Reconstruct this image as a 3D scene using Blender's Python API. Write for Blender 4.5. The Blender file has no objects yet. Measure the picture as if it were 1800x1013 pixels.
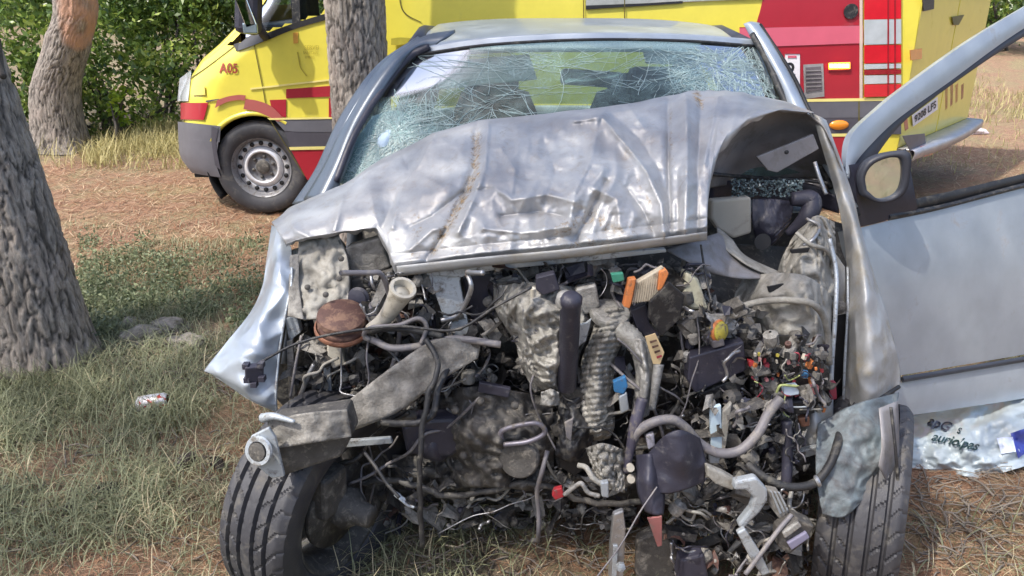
import bpy, bmesh, math, random
import numpy as np
from mathutils import Vector, Matrix, noise
random.seed(7); rng = np.random.default_rng(7)
S = bpy.context.scene
C = S.collection
R = math.radians
# ------------------------------------------------------------------ camera, sky, sun, exposure
FPX, CX, CY, H = 1400.0, 900.0, 506.5, 1.6
PITCH = math.atan(528 / 1400.0)
cp, sp = math.cos(PITCH), math.sin(PITCH)
cam_d = bpy.data.cameras.new('camera'); cam = bpy.data.objects.new('camera', cam_d); C.objects.link(cam)
cam_d.sensor_width = 36; cam_d.lens = 28; cam_d.clip_end = 500; cam_d.clip_start = 0.05
cam.location = (0, 0, H); cam.rotation_euler = (math.pi / 2 - PITCH, 0, 0)
S.camera = cam
SUN_DIR = Vector((-0.46, -0.34, 0.86)).normalized()      # towards the sun
w = bpy.data.worlds.new('World'); S.world = w; w.use_nodes = True
nt = w.node_tree; nt.nodes.clear()
wo = nt.nodes.new('ShaderNodeOutputWorld'); bg = nt.nodes.new('ShaderNodeBackground'); sk = nt.nodes.new('ShaderNodeTexSky')
sk.sky_type = 'NISHITA'; sk.sun_disc = False
sk.sun_elevation = math.asin(SUN_DIR.z); sk.sun_rotation = math.atan2(SUN_DIR.x, SUN_DIR.y)
sk.air_density = 1.0; sk.dust_density = 3.2; sk.ozone_density = 1.0
bg.inputs['Strength'].default_value = 0.15
nt.links.new(sk.outputs[0], bg.inputs[0]); nt.links.new(bg.outputs[0], wo.inputs[0])
sd = bpy.data.lights.new('sun', 'SUN'); sd.energy = 2.45; sd.angle = R(0.8); sd.color = (1, .95, .86)
so = bpy.data.objects.new('sun', sd); C.objects.link(so); so.rotation_euler = SUN_DIR.to_track_quat('Z', 'Y').to_euler()
so.location = (-4, -3, 9)
S.view_settings.view_transform = 'Standard'; S.view_settings.look = 'None'
S.view_settings.exposure = 1.05; S.view_settings.gamma = 1; S.view_settings.use_curve_mapping = False
S.cycles.max_bounces = 6; S.cycles.transparent_max_bounces = 12

# ------------------------------------------------------------------ helpers
def at(px, py, Y):                      # the point of the place seen at a pixel of the photograph, Y metres ahead
    u = (px - CX) / FPX; v = (CY - py) / FPX
    t = Y / (cp + v * sp)
    return (u * t, Y, H + (-sp + v * cp) * t)
def ground_at(px, py, z=0.0):
    u = (px - CX) / FPX; v = (CY - py) / FPX
    t = (z - H) / (-sp + v * cp)
    return (u * t, (cp + v * sp) * t, z)
def on_plane(px, py, p0, n):
    d = Vector(((px - CX) / FPX, cp + (CY - py) / FPX * sp, -sp + (CY - py) / FPX * cp)); o = Vector((0, 0, H)); n = Vector(n)
    return tuple(o + d * ((Vector(p0) - o).dot(n) / d.dot(n)))
def mpp(Y, py=506): return Y / (cp + (CY - py) / FPX * sp) / FPX       # metres per photo pixel

def tag(o, label=None, cat=None, group=None, kind=None):
    if label: o['label'] = label
    if cat: o['category'] = cat
    if group: o['group'] = group
    if kind: o['kind'] = kind
    return o
def empty(name, loc, rz=0, **k):
    o = bpy.data.objects.new(name, None); C.objects.link(o); o.location = loc; o.rotation_euler = (0, 0, rz); o.empty_display_size = .1
    return tag(o, **k)
def root_loc(o):
    v = Vector((0, 0, 0))
    while o is not None: v += o.location; o = o.parent
    return v
def mk(name, V, F, mat, parent=None, smooth=True, thick=0, bevel=0, off=-1.0, subsurf=0, label=None, attr=None, autos=None):
    """one mesh object; V in world coordinates (parents carry no rotation here)"""
    base = root_loc(parent) if parent is not None else Vector((0, 0, 0))
    V = np.asarray(V, dtype=np.float64).reshape(-1, 3) - np.array(base)
    me = bpy.data.meshes.new(name); me.from_pydata(V.tolist(), [], [list(map(int, f)) for f in F]); me.update()
    if smooth: me.polygons.foreach_set('use_smooth', [True] * len(me.polygons))
    me.materials.append(mat)
    if attr is not None:
        for an, vals in attr.items():
            a = me.attributes.new(an, 'FLOAT', 'POINT'); a.data.foreach_set('value', np.asarray(vals, dtype=np.float32))
    o = bpy.data.objects.new(name, me); C.objects.link(o)
    if parent is not None: o.parent = parent
    if thick:
        m = o.modifiers.new('t', 'SOLIDIFY'); m.thickness = thick; m.offset = off
    if bevel:
        m = o.modifiers.new('b', 'BEVEL'); m.width = bevel; m.segments = 2; m.limit_method = 'ANGLE'; m.angle_limit = R(35)
    if subsurf:
        m = o.modifiers.new('s', 'SUBSURF'); m.levels = subsurf; m.render_levels = subsurf
    if label: o['label'] = label
    return o
def fastmesh(name, V, F, mat, parent=None, attr=None, smooth=False, loc=(0, 0, 0)):
    """numpy mesh with equal-sized faces"""
    base = root_loc(parent) if parent is not None else Vector(loc)
    V = np.asarray(V, dtype=np.float64) - np.array(base)
    F = np.asarray(F, dtype=np.int32); k = F.shape[1]
    me = bpy.data.meshes.new(name)
    me.vertices.add(len(V)); me.vertices.foreach_set('co', V.astype(np.float32).ravel())
    me.loops.add(F.size); me.loops.foreach_set('vertex_index', F.ravel())
    me.polygons.add(len(F)); me.polygons.foreach_set('loop_start', np.arange(0, F.size, k, dtype=np.int32))
    try: me.polygons.foreach_set('loop_total', np.full(len(F), k, dtype=np.int32))
    except Exception: pass
    if smooth: me.polygons.foreach_set('use_smooth', np.ones(len(F), dtype=bool))
    me.materials.append(mat)
    if attr is not None:
        for an, vals in attr.items():
            a = me.attributes.new(an, 'FLOAT', 'POINT'); a.data.foreach_set('value', np.asarray(vals, dtype=np.float32))
    me.update(calc_edges=True); me.validate()
    o = bpy.data.objects.new(name, me); C.objects.link(o)
    if parent is not None: o.parent = parent
    else: o.location = loc
    return o
def nz(p, s=1.0, seed=0.0): return noise.noise(Vector((p[0] * s + seed, p[1] * s + seed * 1.7, p[2] * s - seed)))
def cr(P, n):                            # Catmull-Rom through points -> n samples
    P = np.asarray(P, float); m = len(P)
    if m == 2: return P[0] + (P[1] - P[0]) * np.linspace(0, 1, n)[:, None]
    Q = np.vstack([2 * P[0] - P[1], P, 2 * P[-1] - P[-2]])
    out = []
    for t in np.linspace(0, m - 1, n):
        i = min(int(t), m - 2); f = t - i; a, b, c, d = Q[i:i + 4]
        out.append(.5 * ((2 * b) + (-a + c) * f + (2 * a - 5 * b + 4 * c - d) * f * f + (-a + 3 * b - 3 * c + d) * f ** 3))
    return np.array(out)
def grid_faces(nu, nv, wrap=False):
    F = []
    for j in range(nv - 1):
        for i in range(nu if wrap else nu - 1):
            i2 = (i + 1) % nu
            F.append((j * nu + i, j * nu + i2, (j + 1) * nu + i2, (j + 1) * nu + i))
    return F
def patch_pts(rows, nu, nv, px=True):
    rr = [cr(r, nu) for r in rows]
    cols = [cr([r[i] for r in rr], nv) for i in range(nu)]
    G = np.array(cols).transpose(1, 0, 2).reshape(-1, 3)     # nv rows of nu, columns px,py,Y
    return G
def patch(name, rows, mat, parent, nu=24, nv=16, amp=0, ns=18, thick=.003, seed=0, label=None, lin=False, smooth=True, rip=None, rg=0):
    """curved sheet through rows of (px, py, Y)"""
    G = patch_pts(rows, nu, nv)
    V = []
    for k, (a, b, y) in enumerate(G):
        p = at(a, b, y)
        if amp: y += amp * (nz(p, ns, seed) + .5 * nz(p, ns * 2.3, seed + 5))
        if rg: y += rg * (abs(nz(p, ns * .8, seed + 2)) - .2) + rg * .5 * (abs(nz(p, ns * 2, seed + 9)) - .2)
        if rip: y += rip[0] * math.sin((a * rip[1] + b * rip[2]))
        V.append(at(a, b, y))
    return mk(name, V, grid_faces(nu, nv), mat, parent, thick=thick, off=0, label=label, smooth=smooth)
def prism(name, poly, Y, depth, mat, parent, bevel=.002, tilt=(0, 0), label=None, smooth=False, Ys=None):
    """plate or block whose front outline is poly (px, py) and which is depth metres deep"""
    cx = sum(p[0] for p in poly) / len(poly); cy = sum(p[1] for p in poly) / len(poly)
    A = []
    for i, (x, y) in enumerate(poly):
        yy = Ys[i] if Ys else Y + (x - cx) * tilt[0] / 100 + (y - cy) * tilt[1] / 100
        A.append(at(x, y, yy))
    B = [(p[0], p[1] + depth, p[2] - depth * .12) for p in A]
    n = len(A)
    F = [list(range(n))[::-1], list(range(n, 2 * n))] + [(i, (i + 1) % n, n + (i + 1) % n, n + i) for i in range(n)]
    o = mk(name, A + B, F, mat, parent, smooth=False, bevel=bevel, label=label)
    bm = bmesh.new(); bm.from_mesh(o.data); bmesh.ops.recalc_face_normals(bm, faces=bm.faces); bm.to_mesh(o.data); bm.free()
    return o
def tube_geo(P, r, n=8, caps=True, wob=0):
    P = np.asarray(P, float); m = len(P); V = []; 
    rr = r if hasattr(r, '__len__') else [r] * m
    T = np.gradient(P, axis=0)
    up = Vector((0, 0, 1))
    prev = None
    for k in range(m):
        t = Vector(T[k]).normalized() if np.linalg.norm(T[k]) > 1e-9 else Vector((0, 0, 1))
        if prev is None:
            a = t.cross(up)
            if a.length < .05: a = t.cross(Vector((1, 0, 0)))
        else: a = prev - t * prev.dot(t)
        a.normalize(); prev = a; b = t.cross(a)
        for i in range(n):
            an = 2 * math.pi * i / n
            q = Vector(P[k]) + (a * math.cos(an) + b * math.sin(an)) * rr[k]
            V.append(tuple(q))
    F = grid_faces(n, m, True)
    if caps: F.append(list(range(n))[::-1]); F.append(list(range((m - 1) * n, m * n)))
    return V, F
def tube(name, pts, r, mat, parent, n=8, seg=None, label=None, world=False, jit=0, rib=None):
    seg = seg or max(6, len(pts) * 7)
    if len(pts) == 2 and not rib: seg = 2
    G = cr(pts, seg)
    P = [tuple(g) if world else at(*g) for g in G]
    if jit: P = [(p[0] + jit * nz(p, 30, 1), p[1] + jit * nz(p, 30, 4), p[2] + jit * nz(p, 30, 8)) for p in P]
    if hasattr(r, '__len__'): rr = list(np.interp(np.linspace(0, 1, seg), np.linspace(0, 1, len(r)), r))
    else: rr = [r] * seg
    if rib: rr = [q * (1 + rib * (i % 2)) for i, q in enumerate(rr)]
    V, F = tube_geo(P, rr, n)
    return mk(name, V, F, mat, parent, label=label)
def lathe_geo(prof, c, axis, n=40):
    ax = Vector(axis).normalized(); a = ax.orthogonal().normalized(); b = ax.cross(a); c = Vector(c); V = []
    for r, h in prof:
        for i in range(n):
            t = 2 * math.pi * i / n
            V.append(tuple(c + ax * h + (a * math.cos(t) + b * math.sin(t)) * r))
    return V, grid_faces(n, len(prof), True)
def lathe(name, prof, c, axis, mat, parent, n=40, label=None, cap=True, smooth=True, px=True):
    c = at(*c) if px else c
    V, F = lathe_geo(prof, c, axis, n)
    if cap:
        F.append(list(range(n))[::-1]); F.append(list(range((len(prof) - 1) * n, len(prof) * n)))
    o = mk(name, V, F, mat, parent, smooth=smooth, label=label)
    if smooth:
        m = o.modifiers.new('e', 'EDGE_SPLIT'); m.split_angle = R(50)
    return o
def box_geo(c, s, rot=None):
    rot = rot or Matrix.Identity(3); c = Vector(c)
    V = [tuple(c + rot @ Vector((x * s[0] / 2, y * s[1] / 2, z * s[2] / 2))) for x in (-1, 1) for y in (-1, 1) for z in (-1, 1)]
    F = [(0, 1, 3, 2), (4, 6, 7, 5), (0, 4, 5, 1), (2, 3, 7, 6), (0, 2, 6, 4), (1, 5, 7, 3)]
    return V, F
def box(name, c, s, mat, parent, rot=(0, 0, 0), px=True, bevel=.002, label=None):
    m = Matrix.Rotation(R(rot[2]), 3, 'Z') @ Matrix.Rotation(R(rot[1]), 3, 'Y') @ Matrix.Rotation(R(rot[0]), 3, 'X')
    V, F = box_geo(at(*c) if px else c, s, m)
    return mk(name, V, F, mat, parent, smooth=False, bevel=bevel, label=label)
class MB:
    def __init__(s): s.V = []; s.F = []
    def add(s, g):
        k = len(s.V); s.V += list(g[0]); s.F += [tuple(i + k for i in f) for f in g[1]]
    def build(s, name, mat, parent=None, smooth=False, **k): return mk(name, s.V, s.F, mat, parent, smooth=smooth, **k)
def text_mesh(name, body, fn, mat, parent, size=1, bold=0.0, ital=0.0, label=None):
    """flat lettering; fn maps text coordinates (x right, y up) to a world point"""
    cu = bpy.data.curves.new(name, 'FONT'); cu.body = body; cu.size = size; cu.offset = bold; cu.shear = ital
    cu.align_x = 'CENTER'; cu.align_y = 'CENTER'
    ob = bpy.data.objects.new(name, cu); C.objects.link(ob)
    dg = bpy.context.evaluated_depsgraph_get(); me = bpy.data.meshes.new_from_object(ob.evaluated_get(dg))
    bpy.data.objects.remove(ob)
    bm = bmesh.new(); bm.from_mesh(me); bmesh.ops.triangulate(bm, faces=bm.faces[:])
    V = [fn(v.co.x, v.co.y) for v in bm.verts]; F = [[v.index for v in f.verts] for f in bm.faces]; bm.free()
    return mk(name, V, F, mat, parent, smooth=False, label=label)

def split_edges(o, a=45):
    m = o.modifiers.new('e', 'EDGE_SPLIT'); m.split_angle = R(a); return o
# ------------------------------------------------------------------ materials
def newmat(name):
    m = bpy.data.materials.new(name); m.use_nodes = True; n = m.node_tree; p = n.nodes['Principled BSDF']
    return m, n, p
def ramp(n, src, a, b, lo=0.0, hi=1.0):
    r = n.nodes.new('ShaderNodeMapRange'); r.inputs[1].default_value = a; r.inputs[2].default_value = b
    r.inputs[3].default_value = lo; r.inputs[4].default_value = hi; r.clamp = True
    n.links.new(src, r.inputs[0]); return r.outputs[0]
def noise_n(n, co, scale, detail=4, rough=.6, dist=0):
    t = n.nodes.new('ShaderNodeTexNoise'); t.inputs['Scale'].default_value = scale; t.inputs['Detail'].default_value = detail
    t.inputs['Roughness'].default_value = rough; t.inputs['Distortion'].default_value = dist
    n.links.new(co, t.inputs['Vector']); return t.outputs['Fac']
def mixc(n, fac, a, b):
    m = n.nodes.new('ShaderNodeMix'); m.data_type = 'RGBA'
    for s, v in ((0, fac), (6, a), (7, b)):
        if hasattr(v, 'is_output') or hasattr(v, 'links'): n.links.new(v, m.inputs[s])
        elif s == 0: m.inputs[0].default_value = v
        else: m.inputs[s].default_value = (*v, 1)
    return m.outputs[2]
def objco(n):
    return n.nodes.new('ShaderNodeTexCoord').outputs['Object']
def M(name, col, rough=.5, metal=0.0, var=.25, dirt=None, dscale=14, dlo=.5, dhi=.62, bump=.0, bscale=120, vscale=9, coat=0, spec=None, alpha=None):
    m, n, p = newmat(name); co = objco(n)
    f = noise_n(n, co, vscale, 5)
    dk = tuple(c * (1 - var) for c in col); lt = tuple(min(1, c * (1 + var)) for c in col)
    c = mixc(n, ramp(n, f, .3, .7), dk, lt)
    p.inputs['Roughness'].default_value = rough; p.inputs['Metallic'].default_value = metal
    if dirt:
        df = ramp(n, noise_n(n, co, dscale, 8, .7, .4), dlo, dhi)
        c = mixc(n, df, c, dirt)
        n.links.new(ramp(n, df, 0, 1, rough, .9), p.inputs['Roughness'])
        if metal: n.links.new(ramp(n, df, 0, 1, metal, 0), p.inputs['Metallic'])
    n.links.new(c, p.inputs['Base Color'])
    if bump:
        b = n.nodes.new('ShaderNodeBump'); b.inputs['Strength'].default_value = bump; b.inputs['Distance'].default_value = .004
        n.links.new(noise_n(n, co, bscale, 5, .65), b.inputs['Height']); n.links.new(b.outputs[0], p.inputs['Normal'])
    if coat: p.inputs['Coat Weight'].default_value = coat; p.inputs['Coat Roughness'].default_value = .08
    if spec is not None: p.inputs['Specular IOR Level'].default_value = spec
    return m
DUST = (.27, .24, .2)
silver = M('silver_paint', (.43, .475, .53), .42, .38, .08, bump=.04, bscale=60, coat=.35, dirt=(.33, .3, .27), dscale=9, dlo=.6, dhi=.8)
silver_d = M('dusty_silver_paint', (.395, .40, .405), .5, .3, .14, dirt=(.32, .285, .22), dscale=11, dlo=.46, dhi=.66, bump=.12, bscale=80, coat=.1)
dusty = M('dusty_metal', (.30, .285, .26), .8, .15, .35, dirt=(.1, .09, .08), dscale=30, dlo=.4, dhi=.72, bump=.9, bscale=130)
dustyL = M('pale_dusty_metal', (.36, .345, .31), .8, .1, .25, dirt=(.15, .135, .11), dscale=20, dlo=.42, dhi=.76, bump=.8, bscale=80)
alum = M('cast_aluminium', (.42, .41, .39), .5, .5, .35, dirt=(.07, .065, .06), dscale=34, dlo=.4, dhi=.7, bump=.8, bscale=110)
foil = M('crushed_heat_shield', (.43, .415, .38), .55, .4, .35, dirt=(.1, .09, .075), dscale=36, dlo=.42, dhi=.72, bump=1.0, bscale=160)
steel = M('bare_steel', (.4, .4, .41), .4, .8, .25, dirt=(.16, .13, .11), dscale=30, dlo=.54, dhi=.66, bump=.3)
darkm = M('grimy_iron', (.09, .084, .078), .65, .3, .4, dirt=(.22, .2, .17), dscale=38, dlo=.52, dhi=.66, bump=.8, bscale=130)
plast = M('black_plastic', (.022, .022, .025), .45, 0, .3, dirt=(.15, .14, .12), dscale=38, dlo=.5, dhi=.68, bump=.5)
plasb = M('blue_black_plastic', (.036, .035, .052), .45, 0, .25, dirt=(.16, .15, .15), dscale=32, dlo=.58, dhi=.75, bump=.3)
rubber = M('black_rubber', (.022, .022, .024), .55, 0, .3, dirt=(.13, .12, .1), dscale=26, dlo=.52, dhi=.72, bump=.25)
hoseg = M('grey_hose', (.16, .15, .16), .5, 0, .3, dirt=(.3, .27, .23), dscale=30, dlo=.5, dhi=.7, bump=.3)
white_p = M('off_white_plastic', (.52, .48, .4), .5, 0, .15, dirt=(.2, .17, .12), dscale=22, dlo=.55, dhi=.72, bump=.2)
pale_b = M('pale_galvanised_steel', (.45, .49, .53), .42, .45, .15, dirt=(.16, .145, .13), dscale=32, dlo=.5, dhi=.64, bump=.35)
orange = M('orange_seal', (.62, .2, .06), .6, 0, .2, bump=.3, dirt=(.25,.13,.07), dscale=45, dlo=.52, dhi=.66)
cream = M('filter_paper', (.55, .48, .37), .85, 0, .15, dirt=(.22, .18, .13), dscale=30, dlo=.5, dhi=.68)
brown = M('rusty_brown', (.09, .045, .036), .65, .1, .4, dirt=(.22, .13, .09), dscale=25, bump=.5)
redp = M('red_plastic', (.42, .03, .04), .5, 0, .3, dirt=(.12,.1,.09), dscale=50); redd = M('dark_red_plastic', (.3, .04, .06), .4, 0, .3)
yelp = M('yellow_plastic', (.55, .46, .07), .5, 0, .3, dirt=(.16,.13,.08), dscale=50); blup = M('blue_plastic', (.03, .15, .33), .5, 0, .3, dirt=(.1,.1,.1), dscale=50)
grnp = M('green_plastic', (.05, .25, .17), .4, 0, .2); ltgreen = M('lime_plastic', (.4, .45, .18), .5, 0, .2)
pinkp = M('pink_plastic', (.6, .25, .25), .4, 0, .2)
copper = M('copper_windings', (.28, .13, .08), .5, .4, .3, bump=.5)
fabric = M('dark_seat_fabric', (.035, .037, .045), .9, 0, .3, bump=.3, bscale=300)
blackm = M('matt_black', (.012, .012, .014), .6, 0, .2)
trim = M('dark_trim', (.045, .048, .062), .45, 0, .15, bump=.1)
underp = M('underside_primer', (.26, .25, .26), .5, .2, .15, dirt=(.16, .14, .12), dscale=7, dlo=.5, dhi=.7, bump=.3, bscale=60)
mirror_m, _n, _p = newmat('mirror_glass'); _p.inputs['Metallic'].default_value = 1; _p.inputs['Roughness'].default_value = .03; _p.inputs['Base Color'].default_value = (.85, .87, .85, 1)
def ambmat(name, col, rough=.3, refl=False, coat=.5):
    m = M(name, col, rough, 0, .04, dirt=tuple(c * .7 + .05 for c in col), dscale=5, dlo=.6, dhi=.8, coat=coat)
    return m
a_yel = ambmat('ambulance_yellow', (.74, .64, .085)); a_red = ambmat('ambulance_red', (.38, .018, .035)); a_grey = M('grey_cladding', (.12, .12, .14), .5, 0, .1, bump=.1)
a_drk = M('dark_grey_cladding', (.075, .072, .09), .5, 0, .1, bump=.1); a_pink = ambmat('pink_sheen_and_mark', (.62, .12, .18)); a_line = ambmat('pale_yellow_line', (.8, .7, .25))
a_worn = ambmat('faded_red', (.42, .11, .1)); a_white = M('white_sheet', (.75, .72, .75), .4, 0, .05)
a_seam = M('door_gap', (.12, .1, .02), .8)
def emis(name, col, s):
    m, n, p = newmat(name); p.inputs['Base Color'].default_value = (*col, 1); p.inputs['Emission Color'].default_value = (*col, 1); p.inputs['Emission Strength'].default_value = s; return m
amber_on = emis('lit_amber_leds', (1, .38, .03), 3.0); amber_hot = emis('bright_amber_led', (1, .8, .3), 6.0)
amber = M('amber_lens', (.75, .25, .02), .2, 0, .1, coat=.6); lensw = M('clear_lamp_lens', (.62, .66, .7), .15, .3, .12, coat=.6); lensr = M('red_lamp_lens', (.6, .015, .03), .15, 0, .1, coat=.8)
lensrd = M('deep_red_lamp_lens', (.3, .015, .025), .2, 0, .2, coat=.8)
def glassmat(name, tint, milky, mcol, rough=.03, fres=1.35):
    m, n, p = newmat(name); n.nodes.remove(p)
    out = [x for x in n.nodes if x.type == 'OUTPUT_MATERIAL'][0]
    tr = n.nodes.new('ShaderNodeBsdfTransparent'); tr.inputs[0].default_value = (*tint, 1)
    gl = n.nodes.new('ShaderNodeBsdfGlossy'); gl.inputs['Roughness'].default_value = rough
    df = n.nodes.new('ShaderNodeBsdfDiffuse'); df.inputs[0].default_value = (*mcol, 1)
    fr = n.nodes.new('ShaderNodeFresnel'); fr.inputs[0].default_value = fres
    co = objco(n)
    m1 = n.nodes.new('ShaderNodeMixShader'); m2 = n.nodes.new('ShaderNodeMixShader')
    n.links.new(tr.outputs[0], m1.inputs[1]); n.links.new(df.outputs[0], m1.inputs[2])
    n.links.new(fr.outputs[0], m2.inputs[0]); n.links.new(m1.outputs[0], m2.inputs[1]); n.links.new(gl.outputs[0], m2.inputs[2])
    n.links.new(m2.outputs[0], out.inputs[0])
    return m, n, co, m1, fr, gl
g_clear, _n, _c, _m1, _f, _g = glassmat('clear_glass', (.75, .82, .8), 0, (.1, .1, .1)); _m1.inputs[0].default_value = .03
g_rear, _n, _c, _m1, _f, _g = glassmat('tinted_rear_glass', (.38, .5, .4), 0, (.1, .1, .1)); _m1.inputs[0].default_value = .03
# laminated windscreen: clouded where the attribute "craze" is high, with a fine web of fractures
g_wind, n, co, m1, fr, gl = glassmat('shattered_windscreen', (.66, .82, .74), 0, (.27, .40, .40), rough=.08)
at_ = n.nodes.new('ShaderNodeAttribute'); at_.attribute_name = 'craze'
vo = n.nodes.new('ShaderNodeTexVoronoi'); vo.feature = 'DISTANCE_TO_EDGE'; vo.inputs['Scale'].default_value = 60; n.links.new(co, vo.inputs['Vector'])
vo2 = n.nodes.new('ShaderNodeTexVoronoi'); vo2.feature = 'DISTANCE_TO_EDGE'; vo2.inputs['Scale'].default_value = 150; n.links.new(co, vo2.inputs['Vector'])
e1 = ramp(n, vo.outputs[0], .0, .08, 1.2, 0); e2 = ramp(n, vo2.outputs[0], .0, .12, 1, 0)
mx = n.nodes.new('ShaderNodeMath'); mx.operation = 'MAXIMUM'; n.links.new(e1, mx.inputs[0]); n.links.new(e2, mx.inputs[1])
mu = n.nodes.new('ShaderNodeMath'); mu.operation = 'MULTIPLY'; n.links.new(mx.outputs[0], mu.inputs[0]); n.links.new(at_.outputs['Fac'], mu.inputs[1])
ad = n.nodes.new('ShaderNodeMath'); ad.operation = 'MULTIPLY_ADD'; n.links.new(at_.outputs['Fac'], ad.inputs[0]); ad.inputs[1].default_value = .5; n.links.new(mu.outputs[0], ad.inputs[2]); ad.use_clamp = True
n.links.new(ad.outputs[0], m1.inputs[0])
crackm = M('crack_edge', (.46, .58, .58), .4, 0, .1, coat=.2)
shardm = M('broken_glass_crumbs', (.16, .21, .22), .15, .1, .6)
# hood paint: dirt and rust follow the "dirt" attribute
def hoodmat():
    m, n, p = newmat('crumpled_silver_paint'); co = objco(n)
    a = n.nodes.new('ShaderNodeAttribute'); a.attribute_name = 'dirt'
    f = noise_n(n, co, 6, 4); base = mixc(n, ramp(n, f, .35, .65), (.34, .335, .345), (.47, .475, .48))
    sc_ = noise_n(n, co, 55, 8, .75, .6)
    s = n.nodes.new('ShaderNodeMath'); s.operation = 'ADD'; n.links.new(sc_, s.inputs[0]); n.links.new(a.outputs['Fac'], s.inputs[1])
    d = ramp(n, s.outputs[0], .82, 1.0)
    dc = mixc(n, ramp(n, noise_n(n, co, 90, 4), .45, .6), (.30, .2, .09), (.09, .07, .055))
    fl = ramp(n, noise_n(n, co, 26, 9, .88, .6), .52, .68, 0, .6)
    c = mixc(n, fl, base, (.30, .235, .17)); c = mixc(n, d, c, dc)
    n.links.new(c, p.inputs['Base Color'])
    n.links.new(ramp(n, d, 0, 1, .45, 0), p.inputs['Metallic']); n.links.new(ramp(n, d, 0, 1, .46, .92), p.inputs['Roughness'])
    b = n.nodes.new('ShaderNodeBump'); b.inputs['Strength'].default_value = .5; b.inputs['Distance'].default_value = .004
    n.links.new(noise_n(n, co, 40, 8, .7, .5), b.inputs['Height']); n.links.new(b.outputs[0], p.inputs['Normal'])
    return m
hood_m = hoodmat()
def vegmat(name, c1, c2, c3=None, rough=.5, trans=.25):
    m, n, p = newmat(name); a = n.nodes.new('ShaderNodeAttribute'); a.attribute_name = 'v'
    c = mixc(n, a.outputs['Fac'], c1, c2)
    if c3: c = mixc(n, ramp(n, a.outputs['Fac'], .78, .82), c, c3)
    n.links.new(c, p.inputs['Base Color']); p.inputs['Roughness'].default_value = rough
    if trans:
        out = [x for x in n.nodes if x.type == 'OUTPUT_MATERIAL'][0]
        t = n.nodes.new('ShaderNodeBsdfTranslucent'); n.links.new(c, t.inputs[0]); ms = n.nodes.new('ShaderNodeMixShader'); ms.inputs[0].default_value = trans
        n.links.new(p.outputs[0], ms.inputs[1]); n.links.new(t.outputs[0], ms.inputs[2]); n.links.new(ms.outputs[0], out.inputs[0])
    return m
grass_m = vegmat('grass_blades', (.13, .14, .07), (.40, .42, .25), (.55, .47, .3))
litter_m = vegmat('pine_needle_litter', (.2, .09, .045), (.46, .26, .15), (.6, .45, .3), .7, .1)
leaf_m = vegmat('shrub_leaves', (.035, .075, .018), (.2, .3, .055), (.33, .4, .09), .35, .3)
leaf_y = vegmat('bright_leaves', (.12, .22, .02), (.3, .42, .03), None, .4, .4)
needle_m = vegmat('pine_needles', (.03, .055, .02), (.07, .1, .03), None, .5, .15)
weed_m = vegmat('weed_leaves', (.07, .1, .05), (.32, .36, .2), None, .5, .25)
drygrass_m = vegmat('dry_grass', (.3, .27, .1), (.55, .48, .24), None, .6, .3)
def barkmat(name, c1, c2, c3, patchc=None):
    m, n, p = newmat(name); co = objco(n)
    mp = n.nodes.new('ShaderNodeMapping'); mp.inputs['Scale'].default_value = (1, 1, .28); n.links.new(co, mp.inputs[0])
    a = n.nodes.new('ShaderNodeAttribute'); a.attribute_name = 'v'
    f1 = noise_n(n, mp.outputs[0], 45, 8, .72, .8)
    c = mixc(n, ramp(n, f1, .35, .65), c1, c2); c = mixc(n, ramp(n, noise_n(n, co, 5, 4), .5, .7), c, c3)
    c = mixc(n, ramp(n, a.outputs['Fac'], .1, .75, .85, 0), c, tuple(x * .2 for x in c1))
    if patchc:
        at2 = n.nodes.new('ShaderNodeAttribute'); at2.attribute_name = 'bare'
        c = mixc(n, at2.outputs['Fac'], c, patchc)
    n.links.new(c, p.inputs['Base Color']); p.inputs['Roughness'].default_value = .9
    b = n.nodes.new('ShaderNodeBump'); b.inputs['Strength'].default_value = .9; b.inputs['Distance'].default_value = .02
    n.links.new(f1, b.inputs['Height']); n.links.new(b.outputs[0], p.inputs['Normal'])
    return m
bark = barkmat('pine_bark', (.2, .17, .145), (.52, .46, .4), (.42, .35, .3))
bark2 = barkmat('background_bark', (.14, .12, .11), (.4, .36, .32), (.34, .29, .26), (.46, .27, .19))
def groundmat():
    m, n, p = newmat('forest_floor'); co = objco(n)
    a = n.nodes.new('ShaderNodeAttribute'); a.attribute_name = 'needles'
    f = noise_n(n, co, 60, 10, .8); f2 = noise_n(n, co, 3, 6, .7)
    soil = mixc(n, ramp(n, f, .35, .65), (.08, .06, .042), (.32, .26, .18)); grn = mixc(n, ramp(n, f, .35, .65), (.07, .07, .04), (.3, .28, .17))
    c = mixc(n, ramp(n, f2, .42, .58), soil, grn)
    mpn = n.nodes.new('ShaderNodeMapping'); mpn.inputs['Scale'].default_value = (1, 3.2, 1); mpn.inputs['Rotation'].default_value = (0, 0, .5); n.links.new(co, mpn.inputs[0])
    fn = noise_n(n, mpn.outputs[0], 26, 10, .85, .8)
    nd = mixc(n, ramp(n, fn, .4, .6), (.13, .06, .035), (.52, .32, .21)); nd = mixc(n, ramp(n, noise_n(n, co, 2.2, 5, .7), .45, .6), nd, mixc(n, ramp(n, fn, .42, .58), (.13, .1, .06), (.48, .38, .2)))
    c = mixc(n, a.outputs['Fac'], c, nd)
    n.links.new(c, p.inputs['Base Color']); p.inputs['Roughness'].default_value = .95
    b = n.nodes.new('ShaderNodeBump'); b.inputs['Strength'].default_value = 1; b.inputs['Distance'].default_value = .02
    n.links.new(f, b.inputs['Height']); n.links.new(b.outputs[0], p.inputs['Normal'])
    return m
ground_m = groundmat()
def tyremat():
    m = M('tyre_rubber', (.045, .045, .052), .55, 0, .25, dirt=(.13, .12, .105), dscale=16, dlo=.52, dhi=.75, bump=.25, bscale=200); return m
tyre_m = tyremat()
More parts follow.
